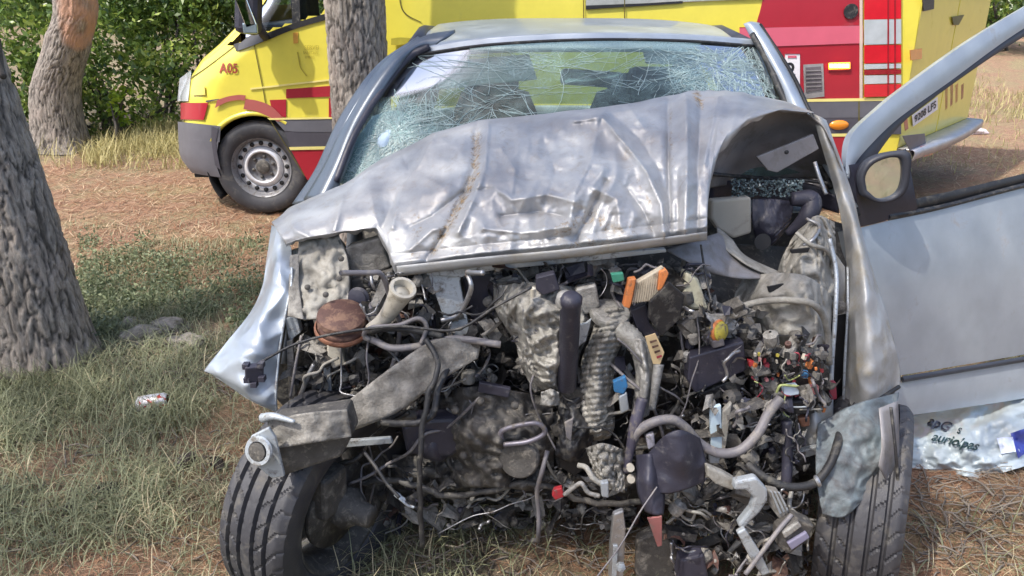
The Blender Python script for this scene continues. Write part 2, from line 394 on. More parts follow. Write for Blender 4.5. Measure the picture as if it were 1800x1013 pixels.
rock_m = M('grey_rock', (.3, .27, .24), .95, 0, .35, dirt=(.12, .11, .08), dscale=14, dlo=.42, dhi=.6, bump=.8, bscale=40)

# ------------------------------------------------------------------ ground
def smooth01(x): x = np.clip(x, 0, 1); return x * x * (3 - 2 * x)
def n2(x, y, s, seed=0): return noise.noise(Vector((x * s + seed, y * s - seed, seed * .37)))
def gz(x, y):
    z = .02 * n2(x, y, 1.3) + .035 * n2(x, y, .5, 3)
    z *= smooth01((y - 2.0) / 2.0) * .8 + .2
    z += .55 * smooth01((y - 9.5) / 8) + .12 * smooth01((y - 7) / 5) * smooth01((x - 2) / 4)
    return float(z)
def needle_amt(x, y):
    a = .48 + 1.3 * n2(x, y, .75, 11) + .9 * n2(x, y, 2.2, 5) + (.35 if x > .9 else 0)
    far = float(smooth01((y - 3.7) / .8))                       # needle carpet between the wreck and the ambulance
    a = a * (1 - far) * .75 + far * (.85 + .35 * n2(x, y, .9, 2))
    if y > 7: a -= .55 * float(smooth01((y - 7) / 1.5)) * float(smooth01((-x) / 3 + .2))
    return min(1, max(0, a))
def build_ground():
    xs = np.concatenate([np.linspace(-60, -6, 20)[:-1], np.linspace(-6, 7, 150), np.linspace(7, 60, 20)[1:]])
    ys = np.concatenate([np.linspace(-40, .5, 16)[:-1], np.linspace(.5, 12, 150), np.linspace(12, 90, 30)[1:]])
    V = [(x, y, gz(x, y)) for y in ys for x in xs]
    nd = [needle_amt(x, y) for y in ys for x in xs]
    o = mk('ground', V, grid_faces(len(xs), len(ys)), ground_m, None, attr={'needles': nd}); tag(o, 'forest floor of soil, grass and brown pine needles', kind='structure')
build_ground()

def blades(name, N, region, hmin, hmax, width, mat, accept, curl=1.0, flat=0.0, seg=4, zoff=0, label=None, vfun=None, parent=None):
    """many thin curved blades standing or lying on the ground"""
    x0, x1, y0, y1 = region
    V = np.zeros((N, (seg + 1) * 2, 3)); vals = np.zeros((N, (seg + 1) * 2)); k = 0; tries = 0
    while k < N and tries < N * 12:
        tries += 1
        x = random.uniform(x0, x1); y = random.uniform(y0, y1)
        if random.random() > accept(x, y): continue
        h = random.uniform(hmin, hmax); az = random.uniform(0, 2 * math.pi); 
        dx, dy = math.cos(az), math.sin(az); el = R(random.uniform(45, 88)) * (1 - flat) + R(random.uniform(-3, 10)) * flat
        base = np.array([x, y, gz(x, y) + zoff + (random.uniform(0, .012) if flat else -.004)]); p = base.copy(); w = width * random.uniform(.6, 1.3)
        bend = random.uniform(.1, .55) * curl; tw = random.uniform(-.25, .25); vv = random.random() if vfun is None else vfun(x, y)
        for s in range(seg + 1):
            ww = w * (1 - (s / seg) ** 2 * .85)
            side = np.array([-dy, dx, 0]) * ww
            V[k, 2 * s] = p - side; V[k, 2 * s + 1] = p + side; vals[k, 2 * s:2 * s + 2] = vv
            p = p + np.array([dx * math.cos(el), dy * math.cos(el), math.sin(el)]) * h / seg
            el -= bend; az += tw; dx, dy = math.cos(az), math.sin(az)
            gg = base[2] + .002
            if p[2] < gg: p[2] = gg; el = max(el, 0)
        k += 1
    V = V[:k]; vals = vals[:k]; nv = (seg + 1) * 2
    f = np.array([[2 * s, 2 * s + 1, 2 * s + 3, 2 * s + 2] for s in range(seg)])
    F = (f[None] + (np.arange(k) * nv)[:, None, None]).reshape(-1, 4)
    o = fastmesh(name, V.reshape(-1, 3), F, mat, parent, attr={'v': vals.ravel()})
    if label: tag(o, label, kind='stuff')
    return o
def car_shadow(x, y): return (-.55 < x < 1.05 and y > 1.9)
def acc_fore(x, y):
    if y > 4.3: return 0
    if 1.2 < x < 2.3 and 2.1 < y < 2.85: return 0
    a = 1.05 - 1.35 * needle_amt(x, y) + .9 * n2(x, y, 3.5, 41)
    if x > .9: a -= .35
    if -.45 < x < 1.1: a *= .2 if y < 2.3 else .06
    if y > 3.2: a *= .55
    return max(.06, min(1, a)) 
blades('grass', 36000, (-2.6, 2.6, 1.5, 4.3), .06, .2, .0016, grass_m, acc_fore, 1.7, seg=4, label='tangled green and straw-coloured grass in the foreground',
       vfun=lambda x, y: min(1, max(0, random.gauss(.5 + .5 * n2(x, y, 1.6, 14), .22))))
blades('pine_needle_litter', 42000, (-2.8, 2.8, 1.5, 4.4), .05, .11, .0009, litter_m, lambda x, y: min(1, .1 + needle_amt(x, y) ** 1.2), .1, flat=1, seg=1, label='brown fallen pine needles scattered over the foreground soil')
blades('pine_needle_carpet', 52000, (-4.5, 5.2, 4.0, 8.6), .07, .14, .0026, litter_m, lambda x, y: min(1, .15 + needle_amt(x, y)), .15, flat=.93, seg=1, label='sunlit carpet of orange brown pine needles before the ambulance')
blades('dry_grass', 9000, (-6.5, -2.2, 7.4, 9.6), .06, .3, .004, drygrass_m, lambda x, y: min(1, max(0, (y - 7.2) / .8)) * (1 if x > -4.1 + .9 * n2(x, y, 1.2, 5) else .15) * (.6 + n2(x, y, 1.6, 3)), .9, seg=3, label='pale dry grass growing below the dark shrubs')
blades('grass_strip', 9000, (3.0, 7.5, 7.0, 16.0), .06, .2, .004, drygrass_m, lambda x, y: .7 if n2(x, y, .5, 21) > -.05 else .1, .8, seg=3, label='yellowish grass beyond the back of the ambulance')
blades('ground_grass', 7000, (-4.5, -1.2, 3.9, 5.6), .03, .08, .0018, grass_m, lambda x, y: .9 if n2(x, y, .9, 31) > .05 else .1, 1, seg=3, label='short sparse grass among needles behind the left tree')

blades('grass_patch', 9000, (-1.5, 5.0, -5.5, 1.2), .06, .2, .003, grass_m, lambda x, y: .9 if n2(x, y, .8, 51) > -.1 else .15, 1, seg=3, label='grass of the clearing on the photographer side, seen only in the door mirror')
# weeds and twigs near the left tree
def leaves_geo(pts, size, jit=.5, asp=.5, normal_up=.3):
    N = len(pts); P = np.asarray(pts)
    d = rng.normal(size=(N, 3)); d[:, 2] += normal_up * 0; d /= np.linalg.norm(d, axis=1)[:, None]
    e = rng.normal(size=(N, 3)); e -= (e * d).sum(1)[:, None] * d; e /= np.linalg.norm(e, axis=1)[:, None]
    n_ = np.cross(d, e)
    s = size * (1 + jit * (rng.random(N) - .5) * 2); s = s[:, None]
    a = P - d * s; b = P + e * s * asp + n_ * s * .12; c = P + d * s; f = P - e * s * asp + n_ * s * .12
    V = np.stack([a, b, c, f], 1).reshape(-1, 3); F = np.arange(N * 4).reshape(-1, 4)
    return V, F
wp = []
while len(wp) < 9000:
    px, py = random.uniform(140, 470), random.uniform(425, 620)
    g = ground_at(px, py); 
    if n2(g[0], g[1], 2.2, 8) + .6 * n2(g[0], g[1], 6, 3) < .08 or (math.hypot((px - 285) / 70, (py - 595) / 30) < 1): continue
    wp.append((g[0], g[1], gz(g[0], g[1]) + abs(random.gauss(0, .05)) * (1 + n2(g[0], g[1], 4, 2))))
for k in range(110):
    px, py = random.uniform(150, 460), random.uniform(440, 625); g = ground_at(px, py)
    if n2(g[0], g[1], 1.5, 4) < -.05 or math.hypot((px - 285) / 90, (py - 600) / 42) < 1: continue
    z0 = gz(g[0], g[1]); hh = random.uniform(.05, .16)
    for _ in range(150): wp.append((g[0] + random.gauss(0, .055), g[1] + random.gauss(0, .055), z0 + hh * random.random() ** .7))
V, F = leaves_geo(wp, .0105, .6, .4)
tag(fastmesh('weeds', V, F, weed_m, attr={'v': np.repeat(rng.random(len(wp)), 4)}), 'low green weeds on the ground between tree and wreck', kind='stuff')
mb = MB()
for i in range(900):
    a = random.random()
    px, py = random.uniform(60, 470), random.uniform(590, 690)
    if i > 700: px, py = random.uniform(640, 1150), random.uniform(870, 1010)
    elif i > 420: px, py = random.choice([(random.uniform(0, 400), random.uniform(640, 1000)), (random.uniform(1600, 1800), random.uniform(830, 1000))])
    g = ground_at(px, py); z = gz(g[0], g[1]); az = random.uniform(0, 6.3); L = random.uniform(.05, .2)
    P = [np.array((g[0], g[1], z + .005))]
    for s in range(4):
        az += random.gauss(0, .35); P.append(P[-1] + np.array((math.cos(az) * L / 4, math.sin(az) * L / 4, random.uniform(-.006, .014))))
    mb.add(tube_geo(P, random.uniform(.0014, .0036), 4, False))
twig_m = M('dead_twigs', (.2, .17, .14), .9, 0, .4)
tag(mb.build('twigs', twig_m, smooth=True), 'tangle of dead twigs on the ground at the foot of the left tree', kind='stuff')

# ------------------------------------------------------------------ trees
def trunk_geo(path, radii, nseg=150, nh=330, fiss=.013, fs=(14, 3.2), seed=0, flare=.25):
    P = cr(path, nh); rr = np.interp(np.linspace(0, 1, nh), np.linspace(0, 1, len(radii)), radii)
    V = []; vv = []; z0 = path[0][2]
    for k in range(nh):
        z = P[k][2]; fl = flare * math.exp(-max(0, z - z0) / .14)
        for i in range(nseg):
            a = 2 * math.pi * i / nseg
            c, s = math.cos(a), math.sin(a)
            q = Vector((c * 5.2 * rr[0] / .2 + seed, s * 5.2 * rr[0] / .2, z * 6.5))
            q = q + Vector((noise.noise(q * .9), noise.noise(q * .9 + Vector((9, 0, 0))), 1.3 * noise.noise(q * .7))) * .55
            dd = noise.voronoi(q)[0]; e = dd[1] - dd[0]
            dd2 = noise.voronoi(q * 2.3)[0]; e2 = dd2[1] - dd2[0]
            groove = min(1, max(0, 1 - e / .22)) * .75 + max(0, 1 - e2 / .2) * .35
            groove += .35 * noise.noise(q * 3.1)
            r = rr[k] * (1 + fl * (1 + .45 * math.sin(3 * a + seed) + .3 * math.sin(5 * a))) - fiss * groove + .006 * noise.noise(Vector((c * 3, s * 3, z * 3 + seed)))
            V.append((P[k][0] + c * r, P[k][1] + s * r, z)); vv.append(1 - min(1, groove))
    return V, grid_faces(nseg, nh, True), vv
def crown(parent, name, centres, N, mat=needle_m, nb=9, L=.12, wd=.0035):
    """needle tufts spread through several lumpy volumes, carried by thin boughs"""
    pts = []
    for (c, r, wgt) in centres:
        for _ in range(int(N * wgt)):
            v = Vector((random.gauss(0, 1), random.gauss(0, 1), random.gauss(0, 1))).normalized() * (random.random() ** .45)
            p = Vector(c) + Vector((v.x * r[0], v.y * r[1], v.z * r[2]))
            if noise.noise(p * 1.1) < -.12: continue
            pts.append(p)
    T = len(pts); P = np.array(pts)
    ax = rng.normal(size=(T, 3)); ax[:, 2] = abs(ax[:, 2]) * .6 + .2
    D = np.repeat(ax, nb, 0) + rng.normal(size=(T * nb, 3)) * .9; D /= np.linalg.norm(D, axis=1)[:, None]
    B = np.repeat(P, nb, 0); sd_ = np.cross(D, rng.normal(size=(T * nb, 3))); sd_ /= np.linalg.norm(sd_, axis=1)[:, None]
    A = np.stack([B - sd_ * wd, B + sd_ * wd, B + D * L + sd_ * wd * .4, B + D * L - sd_ * wd * .4], 1).reshape(-1, 3)
    F = np.arange(len(A)).reshape(-1, 4)
    o = fastmesh(name, A, F, mat, parent, attr={'v': np.repeat(np.repeat(rng.random(T), nb), 4)})
    return o, pts
def pine(name, label, path, radii, cents, N, mat, group=None, seed=0, nh=360, bough_from=3.2, bare=None, nb=9, wd=.0045, L=.13, **kw):
    root = empty(name, path[0], label=label, cat='tree', group=group)
    V, F, vv = trunk_geo(path, radii, seed=seed, nh=nh, **kw)
    at3 = {'v': vv}
    if bare: at3['bare'] = [bare(v) for v in V]
    mk('trunk', V, F, mat, root, attr=at3)
    crn, pts = crown(root, 'crown', cents, N, nb=nb, wd=wd, L=L)
    mb = MB(); top = np.array(path)
    for i in range(26):
        z = random.uniform(bough_from, path[-1][2]); k = np.interp(z, top[:, 2], range(len(top))); b = top[int(k)] + (top[min(int(k) + 1, len(top) - 1)] - top[int(k)]) * (k % 1)
        e = np.array(random.choice(pts)); mid = (b + e) / 2 + np.array((0, 0, .2 + random.uniform(-.2, .2)))
        mb.add(tube_geo(cr([b, mid, e], 8), list(np.linspace(.035, .008, 8)), 6, False))
    mb.build('boughs', mat, root, smooth=True)
    return root
left = pine('pine_tree', 'thick leaning pine trunk with deeply fissured grey bark at the left edge', [(-2.14, 3.30, -.05), (-2.17, 3.32, .6), (-2.25, 3.34, 1.3), (-2.42, 3.4, 2.6), (-2.7, 3.4, 4.4), (-2.8, 3.3, 6.5)], [.212, .192, .174, .16, .14, .08],
     [((-2.9, 2.0, 5.4), (2.4, 2.2, .9), .4), ((-2.0, .9, 5.7), (2.2, 1.7, .7), .3), ((-4.3, .6, 5.6), (1.9, 1.9, .7), .3)], 6500, bark, 'pine trees around the wreck', seed=2)  # unseen crown lobes, spread and thickened to shade wreck and foreground
tube('broken_branch', [(-14, 70, 3.2), (-4, 118, 3.15), (6, 135, 3.1)], [.03, .022, .012], bark, left)
pine('pine_tree', 'upright pine trunk standing between the wreck and the ambulance door', [(-.985, 5.28, -.05), (-.985, 5.28, 1), (-.98, 5.28, 2), (-.95, 5.3, 4.5), (-.9, 5.3, 7.5)], [.2, .192, .185, .16, .09],
     [((-.9, 5.6, 7.2), (1.5, 1.5, .8), 1)], 700, bark, 'pine trees around the wreck', seed=9, bough_from=5)
gb = at(104, 236, 8.4)
pine('background_tree', 'crooked background tree with an orange bare patch on its bark', [(gb[0], 8.4, 0), (gb[0] + .05, 8.4, .6), (gb[0] + .28, 8.4, 1.1), (gb[0] + .45, 8.4, 1.7), (gb[0] + .5, 8.4, 4), (gb[0] + .4, 9.2, 6)], [.26, .24, .22, .2, .15, .1],
     [((gb[0] + .4, 9.4, 6), (2.2, 2, 1.1), 1)], 900, bark2, None, seed=4, nh=150, bough_from=4,
     bare=lambda v: float(smooth01((v[0] - (gb[0] + .3)) / .08)) * float(smooth01((v[2] - 1.0) / .12 + nz(v, 6))) * float(smooth01((1.62 - v[2]) / .1 + nz(v, 7))) * min(1, max(0, .9 + nz(v, 9))))

def shrub(name, label, lumps, N, mat, size, group, stems=7, asp=.5):
    base = lumps[0][0]; root = empty(name, (base[0], base[1], gz(base[0], base[1])), label=label, cat='shrub', group=group)
    pts = []
    for c, r, wt in lumps:
        k = 0
        while k < N * wt:
            v = rng.normal(size=3); v /= np.linalg.norm(v); rad = rng.random() ** .33
            p = np.array(c) + v * np.array(r) * rad * (1 + .25 * noise.noise(Vector(v * 2.5)))
            if p[2] < gz(p[0], p[1]) + .02: p[2] = gz(p[0], p[1]) + .02 + rng.random() * .15
            k += 1
            if noise.noise(Vector(p * 3.1)) < -.12: continue
            pts.append(p)
    V, F = leaves_geo(pts, size, .5, asp)
    cl = np.array([.5 + .55 * noise.noise(Vector(p * 2.6)) for p in pts]) + rng.normal(size=len(pts)) * .2
    fastmesh('foliage', V, F, mat, root, attr={'v': np.repeat(np.clip(cl, 0, 1), 4)})
    mb = MB()
    for i in range(stems):
        e = np.array(pts[rng.integers(len(pts))]); b = np.array((base[0] + random.uniform(-.3, .3), base[1] + random.uniform(-.2, .2), gz(base[0], base[1]) - .02))
        mb.add(tube_geo(cr([b, (b + e) / 2 + rng.normal(size=3) * .12, e], 7), list(np.linspace(.03, .006, 7)), 6, False))
    mb.build('stems', bark2, root, smooth=True)
G1 = 'dark shrubs behind the left tree'
def bp(px, py, Y): return at(px, py, Y)
shrub('shrub', 'dark mastic shrub left of the crooked trunk at the picture edge', [((bp(20, 190, 9.0)[0], 9.0, .6), (1.0, .7, .9), .6), ((bp(20, 190, 9.6)[0] - .2, 9.8, 1.5), (.9, .7, .7), .4)], 9000, leaf_m, .035, G1)
shrub('shrub', 'broad dark green shrub in the middle of the thicket', [((bp(200, 190, 9.2)[0], 9.2, .62), (1.05, .7, .85), .55), ((bp(190, 60, 9.9)[0], 10.0, 1.6), (1.1, .7, .6), .45)], 15000, leaf_m, .035, G1)
shrub('shrub', 'sunlit shrub with yellow tinged leaves beside the ambulance nose', [((bp(320, 110, 10.2)[0], 10.2, 1.15), (.9, .7, .75), .6), ((bp(380, 30, 10.2)[0], 10.4, 1.6), (.8, .6, .5), .4)], 14000, leaf_m, .036, G1)
shrub('shrub', 'tall shrub mass seen behind the ambulance cab', [((bp(500, 20, 11.0)[0], 11.0, 1.1), (1.3, .8, 1.1), 1)], 7000, leaf_m, .04, G1)
shrub('shrub', 'grey green shrub far behind the back of the ambulance', [((bp(1760, 30, 15)[0], 15, 1.5), (1.6, 1, .9), 1)], 7000, leaf_m, .05, G1)
g = ground_at(215, 215)
shrub('sapling', 'small bright green sapling in front of the dark shrubs', [((bp(222, 190, 8.6)[0], 8.6, .42), (.2, .15, .2), 1)], 500, leaf_y, .03, None, 5)
# a far line of woodland closes the view
pts = []
for i in range(26000):
    x = random.uniform(-26, 26); y = 24 + random.uniform(-2, 2) + 2 * math.sin(x * .3); z = random.random() ** .8 * (4.5 + 1.5 * n2(x, 0, .3, 5)) + .3
    pts.append((x, y, z))
for i in range(30000):                          # ... and runs on round the clearing behind the photographer
    a = random.uniform(math.pi * 1.02, math.pi * 1.98); rd = random.uniform(13, 19) + 2 * math.sin(a * 9); x = rd * math.cos(a) + 1; y = rd * math.sin(a) + 2
    pts.append((x, y, random.random() ** .8 * (3.2 + 1.5 * n2(x, y, .3, 5)) + .1))
V, F = leaves_geo(pts, .22, .5, .6)
tag(fastmesh('woodland', V, F, leaf_m, attr={'v': np.repeat(rng.random(len(pts)) * .7, 4)}), 'dark woodland closing the view in the distance', kind='stuff')

# ------------------------------------------------------------------ wheels
def wheel_mesh(R0, W, rim_r, tread=True, nseg=192):
    """tyre lathe with grooves and slanted sipes; axis = local X, centred on the origin"""
    prof = []; hw = W / 2
    prof += [(rim_r - .004, -hw * .72), (rim_r + .012, -hw * .88), (rim_r + (R0 - rim_r) * .5, -hw), (R0 - .022, -hw * .97), (R0 - .008, -hw * .86)]
    nt_ = 36
    for i in range(nt_ + 1):
        t = -1 + 2 * i / nt_; x = t * hw * .8; r = R0 - .004 * t * t
        gdist = min(abs(abs(t) - .24), abs(abs(t) - .68))
        prof.append((r, x, gdist < .055))
    prof += [(R0 - .008, hw * .86), (R0 - .022, hw * .97), (rim_r + (R0 - rim_r) * .5, hw), (rim_r + .012, hw * .88), (rim_r - .004, hw * .72)]
    V = []
    for q in prof:
        r, x = q[0], q[1]; t = x / hw
        for i in range(nseg):
            a = 2 * math.pi * i / nseg; rr = r
            if len(q) == 3:
                if q[2]: rr -= .013
                else:
                    ph = (i + int(abs(t) * 20)) % 9
                    if ph == 0 and (abs(t) > .28): rr -= .007
                    if ph == 4 and .28 > abs(t) > .06: rr -= .003
            elif r > R0 - .03 and (i % 8) == 0: rr -= .004
            V.append((x, rr * math.cos(a), rr * math.sin(a)))
    return V, grid_faces(nseg, len(prof), True)
def place(V, c, M3): return [tuple(Vector(c) + M3 @ Vector(v)) for v in V]
def lathe_x(prof, n=60):
    V = []
    for r, x in prof:
        for i in range(n): V.append((x, r * math.cos(2 * math.pi * i / n), r * math.sin(2 * math.pi * i / n)))
    return V, grid_faces(n, len(prof), True)

# ------------------------------------------------------------------ the wreck
CAR = (0.26, 3.0, 0)
car = empty('wrecked_car', CAR, label='silver hatchback with its front end torn off and hood crumpled against the windscreen', cat='car')
# hood
cols = [((478, 392, 2.32), (505, 432, 2.14)), ((505, 370, 2.36), (530, 424, 2.12)), ((540, 350, 2.39), (565, 418, 2.11)), ((600, 325, 2.41), (625, 411, 2.1)), ((645, 297, 2.42), (664, 408, 2.09)), ((668, 282, 2.43), (683, 452, 2.03)),
        ((690, 270, 2.43), (697, 482, 1.98)), ((760, 234, 2.44), (775, 472, 1.95)), ((840, 214, 2.44), (850, 463, 1.94)), ((930, 202, 2.45), (930, 456, 1.93)), ((1020, 194, 2.45), (1020, 446, 1.93)),
        ((1110, 181, 2.45), (1110, 437, 1.94)), ((1180, 168, 2.45), (1180, 429, 1.95)), ((1225, 160, 2.45), (1222, 422, 1.97)), ((1250, 159, 2.45), (1243, 417, 1.98)), ((1275, 160, 2.45), (1244, 335, 2.1)),
        ((1310, 164, 2.45), (1262, 272, 2.18)), ((1350, 172, 2.46), (1305, 222, 2.25)), ((1395, 184, 2.47), (1365, 196, 2.3)), ((1430, 197, 2.48), (1426, 199, 2.36))]
creases = [([(838, 215), (833, 300), (800, 370), (775, 420), (750, 455)], 11, -.026), ([(858, 218), (852, 300), (826, 365), (805, 410)], 10, .024), ([(1010, 214), (1058, 206), (1100, 255), (1135, 300), (1163, 360), (1168, 425)], 11, .036),
           ([(1075, 200), (1125, 245), (1160, 300), (1172, 350)], 14, -.02), ([(1174, 172), (1175, 300), (1178, 425)], 7, -.026), ([(1206, 165), (1208, 300), (1204, 425)], 12, .026), ([(1232, 175), (1226, 300), (1226, 420)], 8, -.016),
           ([(1262, 170), (1250, 230), (1238, 290)], 9, .016), ([(1050, 212), (1040, 280), (1010, 340), (1000, 400)], 15, .024), ([(1065, 320), (1035, 380), (1010, 420)], 9, -.02), ([(642, 300), (603, 345), (588, 405)], 13, .022), ([(705, 268), (722, 300), (690, 360), (672, 400)], 15, -.022),
           ([(765, 238), (738, 290), (705, 330), (690, 400)], 13, .02), ([(690, 462), (850, 444), (1000, 428), (1240, 398)], 6, .008), ([(690, 448), (850, 430), (1000, 415), (1240, 385)], 6, -.006), ([(870, 330), (900, 352), (960, 342), (1010, 355)], 13, .02), ([(880, 380), (950, 372), (1000, 382)], 11, -.018),
           ([(850, 402), (920, 410), (1000, 398)], 10, .018), ([(880, 262), (905, 300), (900, 340)], 13, .016), ([(1060, 300), (1040, 330), (1085, 350), (1090, 400)], 12, .018), ([(1100, 330), (1130, 370), (1150, 410)], 9, -.018), ([(505, 380), (520, 405), (545, 418)], 10, .01),
           ([(960, 250), (975, 300), (960, 360)], 16, -.014), ([(740, 310), (780, 330), (820, 300)], 14, .012), ([(1100, 180), (1130, 225)], 12, .014), ([(1190, 300), (1192, 420)], 5, -.01),
           ([(720, 400), (760, 380), (810, 340), (870, 330)], 10, -.015), ([(720, 440), (760, 405), (800, 395)], 10, .016)]
def seg_d(p, pl):
    best = 1e9
    for a, b in zip(pl[:-1], pl[1:]):
        ax, ay = a; bx, by = b; dx, dy = bx - ax, by - ay; t = max(0, min(1, ((p[0] - ax) * dx + (p[1] - ay) * dy) / (dx * dx + dy * dy + 1e-9)))
        d = math.hypot(p[0] - ax - t * dx, p[1] - ay - t * dy); best = min(best, d)
    return best
def build_hood():
    nu, nv = 340, 130
    xs = np.array([c[0][0] for c in cols], float)
    u = np.interp(np.linspace(0, 1, nu), (xs - xs[0]) / (xs[-1] - xs[0]), np.arange(len(cols)))
    V = []; dirt = []
    dl = [([(838, 240), (833, 310), (800, 375), (760, 440)], 14, .38), ([(985, 405), (1040, 380), (1110, 425), (1000, 435)], 22, .32), ([(1000, 330), (1060, 350)], 20, .2), ([(780, 440), (840, 425)], 18, .24), ([(900, 300), (930, 330)], 18, .2), ([(1110, 300), (1145, 360)], 14, .28), ([(885, 225), (890, 262)], 13, .27), ([(1225, 165), (1232, 185)], 10, .4), ([(1178, 190), (1180, 240), (1184, 300)], 8, .28),
          ([(730, 380), (740, 430)], 18, .28), ([(690, 455), (850, 437), (1240, 395)], 16, .24), ([(600, 335), (640, 360)], 30, .14), ([(1040, 230), (1060, 330)], 22, .16), ([(1090, 395), (1170, 400)], 24, .26), ([(700, 300), (690, 380)], 24, .15), ([(560, 400), (700, 420)], 14, .12), ([(960, 400), (900, 420)], 20, .22), ([(1160, 250), (1175, 420)], 7, .18)]
    for j in range(nv):
        t = j / (nv - 1)
        for i in range(nu):
            k = min(int(u[i]), len(cols) - 2); f = u[i] - k
            T = np.array(cols[k][0]) * (1 - f) + np.array(cols[k + 1][0]) * f; B = np.array(cols[k][1]) * (1 - f) + np.array(cols[k + 1][1]) * f
            px, py, Y = T * (1 - t) + B * t
            env = math.sin(math.pi * min(1, max(0, t)))
            px += 3 * n2(t * 3, u[i], 1.1, 2) ; 
            py += max(0, t - .9) * 60 * n2(u[i] * 2.2, 1, 1.7, 9)
            py += (1 - t) * 3.5 * n2(u[i], 0, 1.3, 6)
            Y -= .055 * env + .05 * math.exp(-((px - 1000) / 330) ** 2) * env
            for pl, wd, amp in creases:
                d = seg_d((px, py), pl)
                if d < wd * 3.2: Y -= amp * 1.25 * math.exp(-abs(d / wd) * 1.15) if amp > 0 else amp * 1.2 * math.exp(-abs(d / wd) * 1.2)
            q = (px / 95., py / 75.)
            wr = math.exp(-((px - 1000) / 210) ** 2) * .9 + .25
            Y += wr * (.02 * noise.noise(Vector((q[0] * 1.2, q[1] * 1.5, 3))) + .008 * noise.noise(Vector((q[0] * 3.2, q[1] * 3.6, 9))) + .003 * noise.noise(Vector((q[0] * 8, q[1] * 8, 1)))) * min(1, env * 3 + .1)
            a1 = noise.noise(Vector((px / 70 + .3 * py / 60, py / 110, 20))); a2 = noise.noise(Vector((px / 30, py / 45 + px / 90, 31)))
            Y += wr * (.032 * (abs(a1) - .2) + .016 * (abs(a2) - .2)) * min(1, env * 3 + .1)
            if t < .05: Y += (.05 - t) * 1.0
            if t > .93 and px < 1245: Y += (t - .93) * .5
            V.append(at(px, py, Y))
            dv = 0
            for pl, wd, a_ in dl:
                d = seg_d((px, py), pl); dv = max(dv, 1.1 * a_ * math.exp(-(d / (wd * 1.25)) ** 2))
            dirt.append(dv)
    return mk('hood', V, grid_faces(nu, nv), hood_m, car, thick=.0015, off=0, attr={'dirt': dirt})
hood = build_hood()
patch('hood_lip', [[(697, 468, 1.98), (850, 452, 1.93), (1020, 436, 1.92), (1243, 408, 1.95)], [(699, 484, 1.985), (850, 466, 1.94), (1020, 449, 1.93), (1243, 420, 1.965)], [(700, 486, 2.02), (850, 468, 1.98), (1020, 451, 1.97), (1243, 422, 2.0)]], silver_d, hood, 40, 8, .002, 20, .002)
# folded right corner of the hood, seen from below
patch('hood_underside', [[(1262, 262, 2.26), (1310, 216, 2.36), (1385, 190, 2.42), (1440, 215, 2.4), (1462, 250, 2.36)], [(1248, 300, 2.3), (1310, 262, 2.47), (1380, 245, 2.5), (1450, 260, 2.47), (1480, 300, 2.36)],
      [(1247, 330, 2.34), (1320, 320, 2.56), (1400, 315, 2.58), (1460, 318, 2.52), (1490, 350, 2.38)]], underp, car, 36, 24, .012, 9, .003, seed=3)
patch('cowl_panel', [[(1246, 318, 2.4), (1330, 318, 2.5), (1420, 322, 2.5), (1470, 345, 2.44)], [(1246, 350, 2.42), (1330, 352, 2.5), (1420, 360, 2.5), (1475, 375, 2.44)]], plasb, car, 24, 8, .012, 14, .004)
prism('hinge_bracket', [(1330, 276), (1430, 236), (1440, 262), (1366, 304), (1350, 300)], 2.36, .02, underp, car, .003, tilt=(.03, 0))
lathe('bracket_bolt', [(.006, 0), (.006, .006), (.003, .008)], (1382, 268, 2.345), (0, -1, .3), blackm, car, 12)
tube('hinge_rod', [(1432, 285, 2.34), (1440, 310, 2.32), (1452, 342, 2.3)], .006, steel, car)
tube('cowl_edge', [(1250, 306, 2.3), (1320, 312, 2.42), (1400, 316, 2.44), (1455, 322, 2.4)], .006, plast, car)
mb = MB()
for i in range(520):
    px, py = random.uniform(1285, 1412), random.uniform(316, 346); p = at(px, py, random.uniform(2.34, 2.42)); s = random.uniform(.003, .008)
    m3 = Matrix.Rotation(random.uniform(0, 6), 3, Vector((random.random(), random.random(), random.random())).normalized())
    mb.add(box_geo(p, (s, s * .7, s * .6), m3))
o = mb.build('glass_crumbs', shardm, car); tag(o, kind='stuff')
prism('cream_foam_pad', [(1250, 352), (1321, 346), (1322, 410), (1290, 420), (1262, 404), (1249, 385)], 2.32, .05, M('cream_foam', (.42, .39, .33), .9, 0, .1, dirt=(.25, .22, .18), dlo=.55, dhi=.75), car, .008)
patch('mesh_liner', [[(1322, 350, 2.34), (1360, 350, 2.34), (1395, 355, 2.36)], [(1322, 392, 2.32), (1360, 402, 2.3), (1390, 385, 2.34)], [(1330, 425, 2.34), (1358, 430, 2.32), (1380, 405, 2.34)]], plasb, car, 30, 24, .004, 60, .003, rip=(.004, .9, .9))
tube('rolled_liner_edge', [(1392, 350, 2.3), (1425, 352, 2.3), (1420, 380, 2.28), (1385, 412, 2.3)], [.02, .03, .028, .012], plasb, car, 10)

